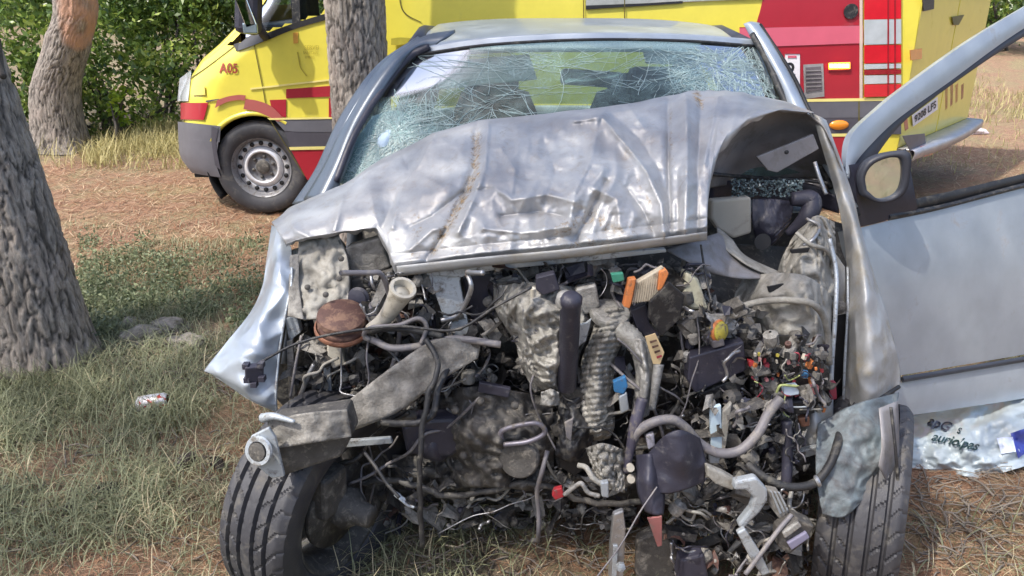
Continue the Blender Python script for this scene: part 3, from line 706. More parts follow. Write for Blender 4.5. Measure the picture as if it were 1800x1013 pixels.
# windscreen
WS_rows = [[(728, 96, 2.92), (860, 76, 2.84), (1030, 68, 2.81), (1200, 70, 2.84), (1338, 80, 2.92)], [(655, 190, 2.74), (820, 190, 2.66), (1030, 180, 2.63), (1220, 180, 2.66), (1385, 180, 2.76)], [(578, 338, 2.56), (760, 345, 2.48), (1000, 330, 2.45), (1250, 320, 2.48), (1440, 300, 2.58)]]
G = patch_pts(WS_rows, 90, 60); V = [at(*g) for g in G]
web = [((700, 235), 95, 1.0), ((1265, 120), 95, .95), ((950, 110), 150, .34), ((1180, 100), 60, .5), ((800, 140), 110, .3), ((640, 290), 60, .8), ((1060, 110), 120, .2)]
cz = []
for g in G:
    c = .2 + .16 * noise.noise(Vector((g[0] / 50, g[1] / 22, 5)))
    for (a, b), r_, k in web: c = max(c, k * math.exp(-(((g[0] - a) / r_) ** 2 + ((g[1] - b) / (r_ * .62)) ** 2)))
    c *= 1 + .8 * noise.noise(Vector((g[0] / 26, g[1] / 20, 0))); cz.append(max(0, min(.9, c)))
ws = mk('windscreen', V, grid_faces(90, 60), g_wind, car, attr={'craze': cz})
mb = MB()
def ws_pt(px, py, off=.003):
    # Y of the screen at this pixel, from the nearest grid point of the sheet
    d = (G[:, 0] - px) ** 2 + (G[:, 1] - py) ** 2; i = np.argsort(d)[:3]; wgt = 1 / (d[i] + 1e-3); Y = (G[i, 2] * wgt).sum() / wgt.sum(); return at(px, py, Y - off)
def crack(pl, r):
    pts = [ws_pt(*p) for p in pl]
    if len(pts) > 1: mb.add(tube_geo(pts, r, 3, False))
random.seed(3)
def inside(px, py): 
    return 590 < px < 1375 and py > 78 and (py < 330) and px > 740 - (py - 80) * .62 and px < 1330 + (py - 80) * .45
for cx_, cy_, n_rad, rmax, nring in ((700, 235, 40, 150, 14), (1262, 118, 44, 130, 14), (985, 105, 12, 260, 7), (640, 300, 12, 60, 4), (1150, 85, 14, 120, 4), (860, 180, 14, 150, 4)):
    angs = sorted(random.uniform(0, 2 * math.pi) for _ in range(n_rad)); rays = []
    for a in angs:
        L = rmax * random.uniform(.3, 1.15); o_ = random.uniform(4, 26); pl = [(cx_ + math.cos(a) * o_ + random.gauss(0, 5), cy_ + math.sin(a) * o_ * .62 + random.gauss(0, 4))]; aa = a
        if not inside(*pl[0]): continue
        k = 10
        for s in range(k):
            aa += random.gauss(0, .13); q = (pl[-1][0] + math.cos(aa) * L / k, pl[-1][1] + math.sin(aa) * L / k * .62)
            if not inside(*q): break
            pl.append(q)
        rays.append(pl); crack(pl, random.uniform(.0005, .0011))
    for rk in range(1, nring + 1):
        fr_ = (rk / (nring + 1)) * 10
        for p1, p2 in zip(rays, rays[1:] + rays[:1]):
            i = int(min(fr_ + random.uniform(-.8, .8), 9))
            if i < 1 or i >= len(p1) or i >= len(p2) or random.random() < .3: continue
            a, b = p1[i], p2[min(len(p2) - 1, max(1, i + random.choice((-1, 0, 0, 1))))]
            if math.hypot(a[0] - b[0], a[1] - b[1]) > 70: continue
            crack([a, ((a[0] + b[0]) / 2 + random.uniform(-3, 3), (a[1] + b[1]) / 2 + random.uniform(-3, 3)), b], random.uniform(.0004, .0009))
for i in range(60):                           # long near-horizontal fractures
    x = random.uniform(700, 1250); y = random.uniform(82, 190); pl = [(x, y)]; a = random.choice((0, math.pi)) + random.gauss(0, .25); L = random.uniform(40, 150)
    for s in range(7):
        a += random.gauss(0, .13); q = (pl[-1][0] + math.cos(a) * L / 7, pl[-1][1] + math.sin(a) * L / 9)
        if not inside(*q): break
        pl.append(q)
    crack(pl, random.uniform(.0004, .0009))
for i in range(1100):
    c = random.choice(((690, 240, 80, 45), (1262, 120, 75, 45), (640, 300, 40, 30), (1340, 150, 25, 40))); x = random.gauss(c[0], c[2]); y = random.gauss(c[1], c[3]); a = random.uniform(0, 3.14); L = random.uniform(5, 26)
    pl = [(x, y), (x + math.cos(a) * L / 2 + random.uniform(-3, 3), y + math.sin(a) * L / 2), (x + math.cos(a) * L, y + math.sin(a) * L)]
    if all(inside(*q) for q in pl): crack(pl, random.uniform(.0004, .001))
o = mb.build('fracture_lines', crackm, ws, smooth=True); tag(o, kind='stuff')
random.seed(11)

# roof, pillars, cabin
def roof_pts(nu=40, nv=26):
    V = []
    for j in range(nv):
        t = j / (nv - 1); Y = 2.93 + t * 1.75
        for i in range(nu):
            s = -1 + 2 * i / (nu - 1); hw = .60 + .05 * math.sin(math.pi * min(1, t * 1.2))
            z = 1.405 + .07 * math.sin(math.pi * min(1, t * 1.05) ** .7 * .92) - .16 * max(0, t - .75) - .035 * abs(s) ** 3.2
            V.append((.262 + s * hw, Y - .1 * (1 - s * s) * (1 - t), z - .06 * (max(0, abs(s) - .93) / .07)))
    return V
mk('roof', roof_pts(), grid_faces(40, 26), silver, car, thick=.012, off=-1)
patch('header_rail', [[(735, 84, 2.93), (860, 66, 2.84), (1030, 58, 2.81), (1200, 60, 2.84), (1330, 70, 2.93)], [(732, 98, 2.915), (860, 80, 2.83), (1030, 71, 2.8), (1200, 73, 2.83), (1336, 84, 2.92)]], silver, car, 40, 5, 0, 10, .004)
tube('windscreen_seal', [(730, 97, 2.91), (860, 79, 2.83), (1030, 70, 2.8), (1200, 72, 2.83), (1337, 82, 2.91)], .005, rubber, car)
patch('windscreen_pillar', [[(800, 55, 2.98), (785, 66, 2.93), (765, 80, 2.92)], [(740, 68, 2.95), (735, 80, 2.91), (722, 98, 2.91)], [(670, 118, 2.86), (682, 122, 2.8), (690, 132, 2.8)], [(612, 205, 2.74), (625, 208, 2.68), (640, 215, 2.68)], [(572, 290, 2.62), (590, 292, 2.56), (608, 298, 2.57)], [(535, 352, 2.55), (560, 352, 2.48), (585, 350, 2.5)]],
      M('dark_pillar_paint', (.16, .18, .21), .35, .6, .08, bump=.05), car, 10, 40, 0, 10, .01)
tube('pillar_trim', [(755, 82, 2.9), (715, 104, 2.88), (664, 170, 2.74), (622, 240, 2.62), (590, 320, 2.53)], .012, plasb, car)
patch('outer_pillar_edge', [[(735, 66, 2.97), (742, 70, 2.94)], [(662, 118, 2.88), (676, 120, 2.84)], [(600, 205, 2.76), (616, 206, 2.72)], [(555, 300, 2.64), (576, 300, 2.6)], [(515, 360, 2.58), (545, 356, 2.54)]], bpy.data.materials['dark_pillar_paint'], car, 6, 30, 0, 10, .01)
patch('windscreen_pillar', [[(1308, 42, 2.95), (1318, 40, 2.94), (1333, 42, 2.97)], [(1332, 84, 2.9), (1343, 80, 2.86), (1356, 77, 2.9)], [(1362, 142, 2.8), (1376, 138, 2.76), (1390, 133, 2.8)], [(1390, 202, 2.68), (1406, 200, 2.63), (1420, 197, 2.68)], [(1436, 290, 2.56), (1450, 285, 2.51), (1464, 280, 2.55)], [(1480, 372, 2.44), (1492, 368, 2.4), (1506, 365, 2.44)]], silver, car, 10, 40, 0, 10, .01)
tube('pillar_trim', [(1322, 60, 2.9), (1350, 110, 2.83), (1372, 160, 2.74), (1398, 215, 2.65), (1430, 275, 2.55), (1462, 330, 2.46)], .011, plast, car)
tube('pillar_seal', [(1336, 44, 2.96), (1393, 132, 2.79), (1424, 198, 2.67), (1468, 285, 2.54), (1510, 380, 2.43)], .007, blackm, car)
# cabin: sides, floor, rear, seats
side_rows = lambda s: [[(.262 + s * .80, 2.62, .90), (.262 + s * .84, 3.4, .93), (.262 + s * .84, 4.2, .95), (.262 + s * .76, 4.75, .96)], [(.262 + s * .84, 2.62, .55), (.262 + s * .87, 3.4, .55), (.262 + s * .87, 4.2, .55), (.262 + s * .8, 4.8, .55)], [(.262 + s * .80, 2.62, .2), (.262 + s * .82, 3.4, .2), (.262 + s * .82, 4.2, .22), (.262 + s * .76, 4.8, .25)]]
for s in (-1, 1):
    g = patch_pts(side_rows(s), 20, 10)
    if s < 0: mk('side_body', g, grid_faces(20, 10), silver, car, thick=.03, off=0)
    else: mk('side_body', patch_pts([[tuple(q) for q in r[1:]] for r in side_rows(s)], 20, 10), grid_faces(20, 10), silver, car, thick=.03, off=0)
    for nm, y0, y1, z1 in (('door_pillar', 3.62, 3.72, 1.40), ('rear_pillar', 4.45, 4.72, 1.36)):
        V, F = tube_geo([( .262 + s * .80, y0, .92), (.262 + s * .70, (y0 + y1) / 2, 1.2), (.262 + s * .61, y1 - (.25 if nm == 'rear_pillar' else 0), z1)], [.05, .045, .04] if nm == 'door_pillar' else [.09, .07, .05], 8); mk(nm, V, F, plast, car)
    V, F = tube_geo([(.262 + s * .62, 2.95, 1.385), (.262 + s * .64, 3.6, 1.42), (.262 + s * .6, 4.5, 1.37)], .03, 8); mk('roof_rail', V, F, trim, car)
mk('rear_body', patch_pts([[(-.5, 4.75, .93), (.26, 4.9, .93), (1.02, 4.75, .93)], [(-.53, 4.82, .6), (.26, 4.97, .6), (1.05, 4.82, .6)], [(-.5, 4.78, .3), (.26, 4.9, .3), (1.02, 4.78, .3)]], 16, 10), grid_faces(16, 10), silver, car, thick=.03, off=0)
mk('cabin_floor', [(-.54, 2.6, .28), (1.06, 2.6, .28), (1.06, 4.75, .28), (-.54, 4.75, .28)], [(0, 1, 2, 3)], fabric, car, thick=.03)
mk('rear_glass', patch_pts([[(-.35, 4.5, 1.34), (.26, 4.6, 1.36), (.87, 4.5, 1.34)], [(-.45, 4.74, .95), (.26, 4.85, .95), (.97, 4.74, .95)]], 12, 8), grid_faces(12, 8), g_rear, car)
mk('dashboard', patch_pts([[(-.5, 2.62, .88), (.26, 2.56, .9), (1.02, 2.62, .88)], [(-.5, 2.85, .93), (.26, 2.8, .95), (1.02, 2.85, .95)], [(-.5, 3.0, .85), (.26, 2.98, .86), (1.02, 3.0, .85)], [(-.5, 3.02, .55), (.26, 3.0, .5), (1.02, 3.02, .55)]], 24, 16), grid_faces(24, 16), plast, car, thick=.01)
mk('firewall', [(-.5, 2.58, .9), (1.0, 2.58, .9), (1.0, 2.56, .2), (-.5, 2.56, .2)], [(0, 1, 2, 3)], darkm, car, thick=.02)
for sx, sy in ((-.09, 3.45), (.63, 3.45), (-.09, 4.2), (.63, 4.2)):
    bk = mk('seat_back', patch_pts([[(sx - .18, sy + .14, 1.08), (sx, sy + .1, 1.13), (sx + .18, sy + .14, 1.08)], [(sx - .24, sy + .08, .9), (sx, sy, .92), (sx + .24, sy + .08, .9)], [(sx - .25, sy, .5), (sx, sy - .06, .5), (sx + .25, sy, .5)]], 12, 10), grid_faces(12, 10), fabric, car, thick=.1, off=1)
    hz_ = 1.2 if sy < 4 else 1.1
    V, F = box_geo((sx, sy + .16, hz_), (.24, .09, .15)); mk('headrest', V, F, fabric, bk, smooth=False, bevel=.03)
tube('steering_wheel', [(.63 + .18 * math.cos(a), 3.02 + .06 * math.sin(a), .98 + .17 * math.sin(a)) for a in np.linspace(0, 6.28, 14)], .014, plast, car, world=True, seg=40)
mr = box('interior_mirror', (1040, 138, 2.88), (.22, .03, .055), plast, car, (0, 4, 0), bevel=.012)
V, F = box_geo(Vector(at(1040, 138, 2.862)), (.19, .004, .04)); mk('mirror_glass', V, F, mirror_m, mr, smooth=False)
visor_m = M('pale_visor', (.38, .45, .48), .7, 0, .08, bump=.2)
prism('sun_visor', [(765, 110), (930, 95), (945, 140), (770, 158)], 2.94, .015, visor_m, car, .006)
prism('sun_visor', [(1130, 86), (1270, 90), (1262, 116), (1135, 112)], 2.95, .015, visor_m, car, .006)
patch('spent_airbag', [[(655, 205, 2.85), (700, 195, 2.8), (740, 215, 2.85)], [(625, 250, 2.72), (680, 240, 2.66), (720, 260, 2.75)], [(590, 320, 2.66), (640, 330, 2.6), (690, 330, 2.7)]], M('airbag_cloth', (.5, .62, .75), .9, 0, .08, bump=.2), car, 20, 20, .03, 9, .004)
# left fender crumpled to a point
fl = patch('fender', [[(478, 396, 2.32), (492, 404, 2.26), (512, 436, 2.2)], [(468, 462, 2.22), (487, 462, 2.12), (514, 470, 2.1)], [(461, 505, 2.15), (482, 500, 2.06), (513, 505, 2.07)], [(440, 550, 2.09), (468, 545, 2.0), (504, 550, 2.02)], [(400, 600, 2.02), (445, 600, 1.955), (492, 620, 1.985)], [(362, 648, 1.99), (425, 662, 1.9), (486, 690, 1.94)], [(363, 651, 1.99), (440, 702, 1.92), (487, 723, 1.94)]],
      silver, car, 60, 90, .008, 7, .002, seed=4, rg=.045)
tube('fender_edge', [(513, 470, 2.09), (512, 500, 2.06), (502, 552, 2.01), (491, 620, 1.975), (485, 690, 1.93), (486, 722, 1.93)], .0035, pale_b, fl)
tube('fender_edge', [(362, 649, 1.985), (400, 675, 1.95), (440, 702, 1.915), (487, 724, 1.935)], .003, pale_b, fl)
patch('fender_inner_skin', [[(512, 440, 2.22), (540, 430, 2.3)], [(516, 500, 2.1), (528, 500, 2.16)], [(506, 560, 2.04), (520, 560, 2.1)], [(494, 640, 2.0), (508, 640, 2.06)]], silver_d, car, 8, 20, .006, 20, .003)
prism('fender_fold', [(500, 560), (522, 556), (528, 585), (508, 600)], 2.02, .03, pale_b, car, .002)
# right fender
fr_ = patch('fender', [[(1428, 200, 2.42), (1440, 205, 2.4), (1452, 212, 2.42)], [(1466, 330, 2.36), (1480, 330, 2.33), (1496, 335, 2.36)], [(1480, 390, 2.28), (1500, 385, 2.24), (1512, 400, 2.3)], [(1488, 460, 2.2), (1515, 450, 2.14), (1535, 480, 2.2)], [(1490, 540, 2.13), (1525, 535, 2.05), (1560, 560, 2.12)], [(1486, 640, 2.08), (1530, 625, 1.99), (1580, 640, 2.08)], [(1482, 742, 2.05), (1528, 712, 1.98), (1582, 676, 2.06)]],
      silver_d, car, 60, 100, .008, 7, .003, seed=8, rg=.035)
tube('fender_edge', [(1490, 470, 2.19), (1490, 540, 2.12), (1485, 640, 2.07), (1481, 742, 2.04)], .004, pale_b, fr_)
tube('arch_seal', [(1470, 775, 2.04), (1490, 745, 2.03), (1530, 713, 1.97), (1580, 680, 2.05)], .006, rubber, fr_)

# ---- wheels
def tyre_edges(o):
    m = o.modifiers.new('e', 'EDGE_SPLIT'); m.split_angle = R(28)
WR = .298
def car_wheel(c, yaw, camber, splash=False):
    M3 = Matrix.Rotation(R(yaw), 3, 'Z') @ Matrix.Rotation(R(camber), 3, 'Y')
    wh = empty('wheel', tuple(Vector(c) - Vector(CAR))); wh.parent = car
    V, F = wheel_mesh(WR, .215, .185, nseg=288); tyre_edges(mk('tyre', place(V, c, M3), F, tyre_m, wh))
    V, F = lathe_x([(.193, -.085), (.184, -.08), (.175, -.05), (.168, -.02), (.163, .03), (.175, .055), (.184, .08), (.193, .085)], 60); mk('rim', place(V, c, M3), F, darkm, wh, thick=.004)
    V, F = lathe_x([(.152, -.045), (.12, -.02), (.06, -.035), (.03, -.05), (.001, -.05)], 40); mk('wheel_disc', place(V, c, M3), F, steel, wh, thick=.004)
    V, F = lathe_x([(.001, .03), (.05, .03), (.055, .045), (.125, .045), (.125, .06), (.05, .062), (.045, .1), (.001, .1)], 48); mk('brake_disc', place(V, c, M3), F, darkm, wh)
    return wh, M3
LW = Vector(at(566, 874, 1.90))
wl, M3 = car_wheel(LW, -27, 4)
# steering knuckle and lining inside the left wheel
V, F = box_geo((0, 0, 0), (.05, .1, .13)); mk('brake_caliper', place(V, LW + M3 @ Vector((.07, -.05, .08)), M3), F, darkm, wl, smooth=False, bevel=.012)
V, F = lathe_x([(.05, .05), (.06, .1), (.035, .13), (.03, .17), (.001, .17)], 24); mk('hub', place(V, LW, M3), F, darkm, wl)
RW = Vector(at(1514, 880, 1.96))
wr, M3r = car_wheel(RW, -25, -2)
patch('splash_shield', [[(1438, 745, 1.9), (1500, 712, 1.9), (1580, 690, 1.94)], [(1434, 800, 1.8), (1500, 785, 1.79), (1570, 780, 1.82)], [(1436, 850, 1.75), (1495, 845, 1.74), (1548, 835, 1.77)], [(1446, 905, 1.72), (1484, 908, 1.71), (1524, 872, 1.74)]], M('blue_grey_panel', (.16, .195, .215), .55, .15, .2, dirt=(.09, .09, .095), dscale=14, dlo=.42, dhi=.66, bump=.5), car, 50, 60, .006, 14, .003, rg=.03)
patch('shield_flange', [[(1545, 718, 1.8), (1578, 705, 1.84)], [(1550, 780, 1.74), (1580, 790, 1.8)], [(1545, 820, 1.72), (1575, 880, 1.8)]], underp, car, 6, 14, .004, 30, .003)
tube('shield_rod', [(1566, 716, 1.8), (1574, 790, 1.76), (1582, 900, 1.74)], .004, plast, car)

# ---- open door
def door_pt(px, py, off=0.0):            # the door's outer plane, hinged at the fender and swung out
    p0 = Vector(at(1505, 500, 2.42)); ang = R(24); n = Vector((math.sin(ang), -math.cos(ang), 0.19)).normalized()
    q = Vector(on_plane(px, py, p0 - n * 0, n)); return tuple(q + n * off)
dr = empty('open_front_door', tuple(Vector(at(1505, 600, 2.42)) - Vector(CAR))); dr.parent = car
def dpatch(name, rows, mat, nu=20, nv=12, off=0.0, bulge=0.0, thick=.03, parent=None, sm=True):
    Gd = patch_pts([[(*p, off) if len(p) == 2 else p for p in r] for r in rows], nu, nv)
    V = []
    for k, g in enumerate(Gd):
        j = k // nu; V.append(door_pt(g[0], g[1], g[2] + bulge * math.sin(math.pi * j / (nv - 1))))
    return split_edges(mk(name, V, grid_faces(nu, nv), mat, parent or dr, thick=abs(thick), off=1, smooth=sm))
dpatch('door_skin', [[(1490, 406), (1650, 366), (1820, 322), (2150, 240)], [(1505, 474), (1660, 450), (1820, 425), (2170, 370)], [(1535, 564), (1680, 545), (1820, 525), (2180, 470)], [(1560, 664), (1690, 642), (1820, 620), (2190, 555)]], silver, 40, 30, 0, .018, -.05)
dpatch('lower_door_skin', [[(1560, 676), (1690, 652), (1820, 631), (2190, 566)], [(1560, 709), (1690, 688), (1820, 664), (2190, 600)], [(1560, 737), (1690, 718), (1820, 698), (2190, 636)]], silver, 30, 14, -.004, .006, -.05)
dpatch('door_moulding', [[(1584, 661), (1690, 644), (1820, 622), (2190, 557)], [(1584, 672), (1690, 654), (1820, 632), (2190, 567)]], trim, 30, 6, .006, .006, -.02)
dpatch('belt_seal', [[(1600, 352), (1700, 330), (1820, 301), (2150, 222)], [(1600, 372), (1700, 348), (1820, 317), (2150, 238)]], rubber, 24, 6, -.004, .006, -.02)
dpatch('belt_trim', [[(1560, 374), (1650, 360), (1820, 316), (2150, 237)], [(1560, 388), (1650, 369), (1820, 325), (2150, 246)]], plast, 24, 6, .004, .008, -.02)
dpatch('window_frame', [[(1487, 304), (1488, 272), (1501, 232), (1545, 190), (1589, 154), (1696, 77), (1800, 13), (1980, -90)], [(1493, 314), (1505, 285), (1535, 250), (1568, 218), (1604, 190), (1669, 144), (1800, 50), (1980, -52)]], silver, 60, 6, 0, .005, -.03)
dpatch('frame_seal', [[(1493, 314), (1505, 285), (1535, 250), (1568, 218), (1604, 190), (1669, 144), (1800, 50), (1980, -52)], [(1515, 322), (1545, 272), (1568, 240), (1590, 216), (1612, 197), (1693, 137), (1800, 66), (1980, -36)]], trim, 60, 6, -.006, .003, -.03)
dpatch('mirror_base', [[(1490, 290), (1520, 285), (1565, 270), (1590, 262)], [(1496, 330), (1520, 330), (1570, 330), (1600, 340)], [(1506, 400), (1540, 392), (1580, 380), (1610, 372)]], M('dark_mirror_plastic', (.03, .03, .045), .4, 0, .15, bump=.1), 14, 14, .006, .012, -.03)
# mirror housing
mc = Vector(door_pt(1556, 316, .15)); nrm = Vector((-.06, -1, .02)).normalized()
def mir_fn(px, py): return on_plane(px, py, mc, nrm)
out_ = [(1516, 345), (1512, 315), (1525, 288), (1550, 274), (1580, 268), (1600, 270), (1601, 300), (1594, 335), (1575, 352), (1545, 357)]
glass_ = [(1524, 335), (1521, 312), (1532, 292), (1554, 280), (1574, 277), (1586, 284), (1588, 310), (1582, 335), (1567, 348), (1545, 351)]
ring = []; NM = 48
Po = cr([(*p, 0) for p in out_ + out_[:1]], NM + 1)[:NM]; Pg = cr([(*p, 0) for p in glass_ + glass_[:1]], NM + 1)[:NM]
V = [tuple(Vector(mir_fn(p[0], p[1])) - nrm * .015) for p in Pg] + [mir_fn(p[0], p[1]) for p in Pg * .96 + np.array([1556, 314, 0]) * .04 * 0 + Pg * .04] + [mir_fn(p[0], p[1]) for p in Po]
cc = np.array([1556, 314])
for sc_, dp in ((1.0, .03), (.9, .06), (.6, .085), (.1, .095)):
    V += [tuple(Vector(mir_fn(cc[0] + (p[0] - cc[0]) * sc_, cc[1] + (p[1] - cc[1]) * sc_)) - nrm * dp) for p in Po]
mh = mk('door_mirror', V, grid_faces(NM, 7, True), trim, dr)
V = [tuple(Vector(mir_fn(p[0], p[1])) - nrm * .012) for p in Pg]; mk('mirror_glass', V, [list(range(NM))], mirror_m, mh, smooth=False)

# ------------------------------------------------------------------ engine bay (all parts of the car)
E = car
# left side
patch('headlamp_mount', [[(526, 418, 2.2), (562, 412, 2.18), (594, 410, 2.18)], [(524, 470, 2.12), (570, 466, 2.1), (612, 462, 2.1)], [(524, 520, 2.06), (570, 518, 2.04), (614, 525, 2.05)], [(534, 562, 2.0), (566, 560, 2.0), (610, 552, 2.03)]], dustyL, E, 34, 36, .006, 22, .006, seed=2, rg=.04)
patch('mount_side', [[(592, 414, 2.17), (606, 430, 2.24)], [(612, 470, 2.1), (622, 480, 2.2)], [(613, 530, 2.05), (622, 535, 2.16)], [(606, 556, 2.03), (616, 560, 2.14)]], darkm, E, 6, 20, .004, 20, .004)
patch('mount_flange', [[(510, 450, 2.12), (526, 446, 2.13)], [(508, 500, 2.06), (526, 500, 2.07)], [(506, 556, 2.0), (534, 562, 1.99)]], dusty, E, 8, 20, .006, 26, .004)
for q in ((600, 455), (597, 490), (573, 518), (541, 505)): lathe('mount_bolt', [(.008, 0), (.008, .006), (.004, .009)], (*q, 1.985 + abs(q[0] - 570) * .0022), (0, -1, .3), darkm, E, 10)
prism('lamp_bracket', [(606, 436), (668, 418), (686, 470), (640, 488), (612, 492)], 2.14, .08, dusty, E, .006, tilt=(0, .03))
prism('crushed_support', [(612, 494), (690, 474), (700, 505), (670, 530), (640, 545), (615, 520)], 2.12, .07, darkm, E, .006)
lathe('pulley', [(.03, 0), (.032, .008), (.024, .012), (.026, .02), (.01, .024), (.001, .024)], (632, 524, 2.05), (-.2, -1, .2), plasb, E, 24)
lathe('horn', [(.001, -.03), (.03, -.028), (.055, -.012), (.068, .01), (.07, .025), (.066, .03), (.062, .036), (.067, .042), (.064, .055), (.05, .062), (.001, .066)], (602, 580, 1.98), (.1, -.35, 1), brown, E, 40)
lathe('horn_rim', [(.069, .0), (.074, .006), (.074, .012), (.069, .018)], (602, 580, 1.96), (.1, -.35, 1), copper, E, 40, cap=False)
tube('filler_neck', [(650, 580, 1.95), (676, 560, 1.93), (693, 535, 1.91), (706, 512, 1.9)], [.016, .02, .025, .032], white_p, E, 20)
lathe('filler_opening', [(.034, -.006), (.036, 0), (.034, .006), (.026, .006), (.02, -.02)], (708, 508, 1.9), (.35, -.45, .82), white_p, E, 24, cap=False)
prism('slam_panel_leg', [(752, 482), (812, 478), (808, 496), (826, 586), (800, 594), (780, 560)], 2.0, .02, pale_b, E, .003, tilt=(0, -.02))
prism('slam_panel', [(748, 484), (755, 474), (860, 458), (1030, 446), (1170, 437), (1172, 444), (1040, 459), (880, 474), (822, 482), (812, 488)], 1.99, .02, pale_b, E, .003)
prism('dark_duct', [(812, 490), (872, 480), (875, 520), (850, 560), (832, 580)], 2.08, .08, plasb, E, .006)
prism('crash_beam', [(612, 712), (690, 650), (768, 602), (846, 602), (838, 628), (760, 676), (700, 724), (620, 758)], 1.84, .05, darkm, E, .006, tilt=(.03, 0), label='bent dark crash beam')
patch('crash_beam_face', [[(610, 706, 1.81), (690, 645, 1.82), (768, 597, 1.84), (846, 599, 1.88)], [(618, 758, 1.80), (700, 724, 1.81), (770, 672, 1.83), (840, 630, 1.87)]], dusty, E, 40, 12, .01, 22, .003, seed=7)
prism('bumper_bracket', [(478, 738), (610, 718), (622, 760), (600, 804), (492, 840), (462, 800)], 1.66, .07, darkm, E, .008, tilt=(.03, 0))
patch('bracket_face', [[(470, 738, 1.645), (540, 726, 1.635), (610, 720, 1.66)], [(478, 790, 1.635), (540, 780, 1.62), (618, 768, 1.655)]], dusty, E, 24, 14, .01, 26, .003, seed=1)
prism('bracket_plate', [(440, 768), (472, 752), (484, 770), (500, 838), (478, 842), (438, 810)], 1.60, .012, pale_b, E, .003)
lathe('towing_eye', [(.024, -.005), (.033, -.006), (.036, 0), (.033, .006), (.024, .006)], (455, 793, 1.59), (-.3, -1, .3), pale_b, E, 30, cap=False)
lathe('eye_bush', [(.001, 0), (.022, 0), (.022, .01), (.008, .012), (.001, .012)], (455, 793, 1.595), (-.3, -1, .3), darkm, E, 24)
tube('bolt_stub', [(462, 735, 1.65), (482, 732, 1.63), (518, 742, 1.62)], [.012, .009, .005], pale_b, E)
prism('tie_bar', [(598, 776), (686, 770), (690, 780), (600, 788)], 1.8, .015, pale_b, E, .002)
prism('dark_lower_box', [(478, 600), (500, 560), (540, 560), (560, 620), (560, 700), (500, 718), (484, 700)], 2.12, .05, plast, E, .004)
for q in ([(503, 600), (514, 596), (520, 690), (508, 712)], [(548, 640), (562, 620), (566, 700), (548, 718)], [(568, 640), (580, 636), (584, 708), (570, 716)]):
    prism('radiator_strip', q, 2.02, .012, pale_b if q[0][0] > 560 else steel, E, .002, tilt=(0, .01))
tube('bent_rod', [(552, 640, 2.0), (538, 670, 1.99), (522, 712, 1.99)], .007, steel, E)
tube('bent_rod', [(530, 590, 2.0), (520, 640, 1.98), (510, 700, 1.97)], .004, hoseg, E)
prism('bottle_fragment', [(574, 606), (600, 600), (606, 640), (585, 650), (574, 630)], 2.0, .03, white_p, E, .006)
lathe('washer_pump', [(.001, -.03), (.022, -.03), (.024, .02), (.016, .026), (.001, .026)], (640, 640, 2.04), (.2, -.3, 1), plast, E, 20)
# cables and pipes
tube('coolant_pipe', [(640, 592, 1.93), (660, 600, 1.9), (690, 612, 1.88), (740, 608, 1.87), (800, 596, 1.87), (880, 606, 1.86)], .0095, hoseg, E, 10)
tube('coolant_pipe', [(640, 586, 1.92), (680, 578, 1.89), (720, 580, 1.88), (780, 592, 1.87)], .008, rubber, E, 10)
tube('looped_hose', [(650, 598, 1.9), (640, 588, 1.9), (655, 576, 1.88), (700, 572, 1.87), (735, 560, 1.87), (750, 575, 1.87), (740, 605, 1.86)], .006, hoseg, E)
tube('bonnet_cable', [(452, 640, 1.84), (520, 605, 1.86), (600, 585, 1.88), (700, 574, 1.86), (800, 580, 1.84), (870, 540, 1.84), (935, 505, 1.86)], .0038, plast, E, seg=60)
cn = box('plug_connector', (447, 655, 1.82), (.045, .022, .045), plasb, E, (8, 6, 20), bevel=.003)
for dx, dy in ((-14, -12), (12, -14), (14, 10), (-12, 12), (0, 20)): V, F = box_geo(Vector(at(447 + dx, 655 + dy, 1.815)), (.016, .02, .014)); mk('plug_tab', V, F, plasb, cn, smooth=False, bevel=.001)
tube('battery_cable', [(748, 596, 1.84), (770, 640, 1.8), (752, 700, 1.76), (740, 780, 1.72), (738, 870, 1.7), (742, 960, 1.7)], .0075, rubber, E, 8, seg=50, jit=.004)
tube('wiring_loom', [(790, 640, 1.86), (772, 680, 1.8), (758, 730, 1.76), (720, 745, 1.76), (672, 742, 1.8)], .009, plast, E, jit=.003)
tube('brake_hose', [(640, 795, 1.68), (660, 820, 1.64), (680, 850, 1.62), (702, 875, 1.6)], .0045, rubber, E)
lathe('hose_fitting', [(.006, 0), (.007, .01), (.005, .014), (.0065, .024), (.004, .03)], (695, 868, 1.63), (.6, -.1, -.5), pale_b, E, 12)
tube('brake_pipe', [(702, 876, 1.625), (716, 888, 1.62), (728, 892, 1.62)], .0032, pale_b, E)
prism('alternator_cover', [(704, 752), (732, 738), (806, 735), (812, 790), (792, 806), (714, 800)], 1.9, .08, plasb, E, .012, tilt=(.02, 0))
lathe('alternator', [(.001, -.02), (.045, -.02), (.05, 0), (.05, .05), (.04, .06), (.001, .06)], (752, 775, 1.96), (.8, -.5, .1), plasb, E, 30)
tube('flexible_boot', [(660, 742, 1.86), (690, 735, 1.88), (730, 728, 1.9)], .012, darkm, E, 12, seg=18, rib=.35)
lathe('gearbox_flange', [(.001, 0), (.07, 0), (.075, .02), (.05, .04), (.05, .08), (.001, .08)], (870, 830, 2.05), (-.1, 1, 0), darkm, E, 36)
patch('gearbox_casing', [[(760, 690, 2.06), (850, 680, 1.94), (970, 700, 2.0)], [(755, 770, 1.98), (850, 760, 1.86), (975, 770, 1.94)], [(775, 860, 2.0), (860, 856, 1.88), (970, 866, 1.96)]], darkm, E, 70, 60, .03, 16, .004, seed=4, rg=.06)
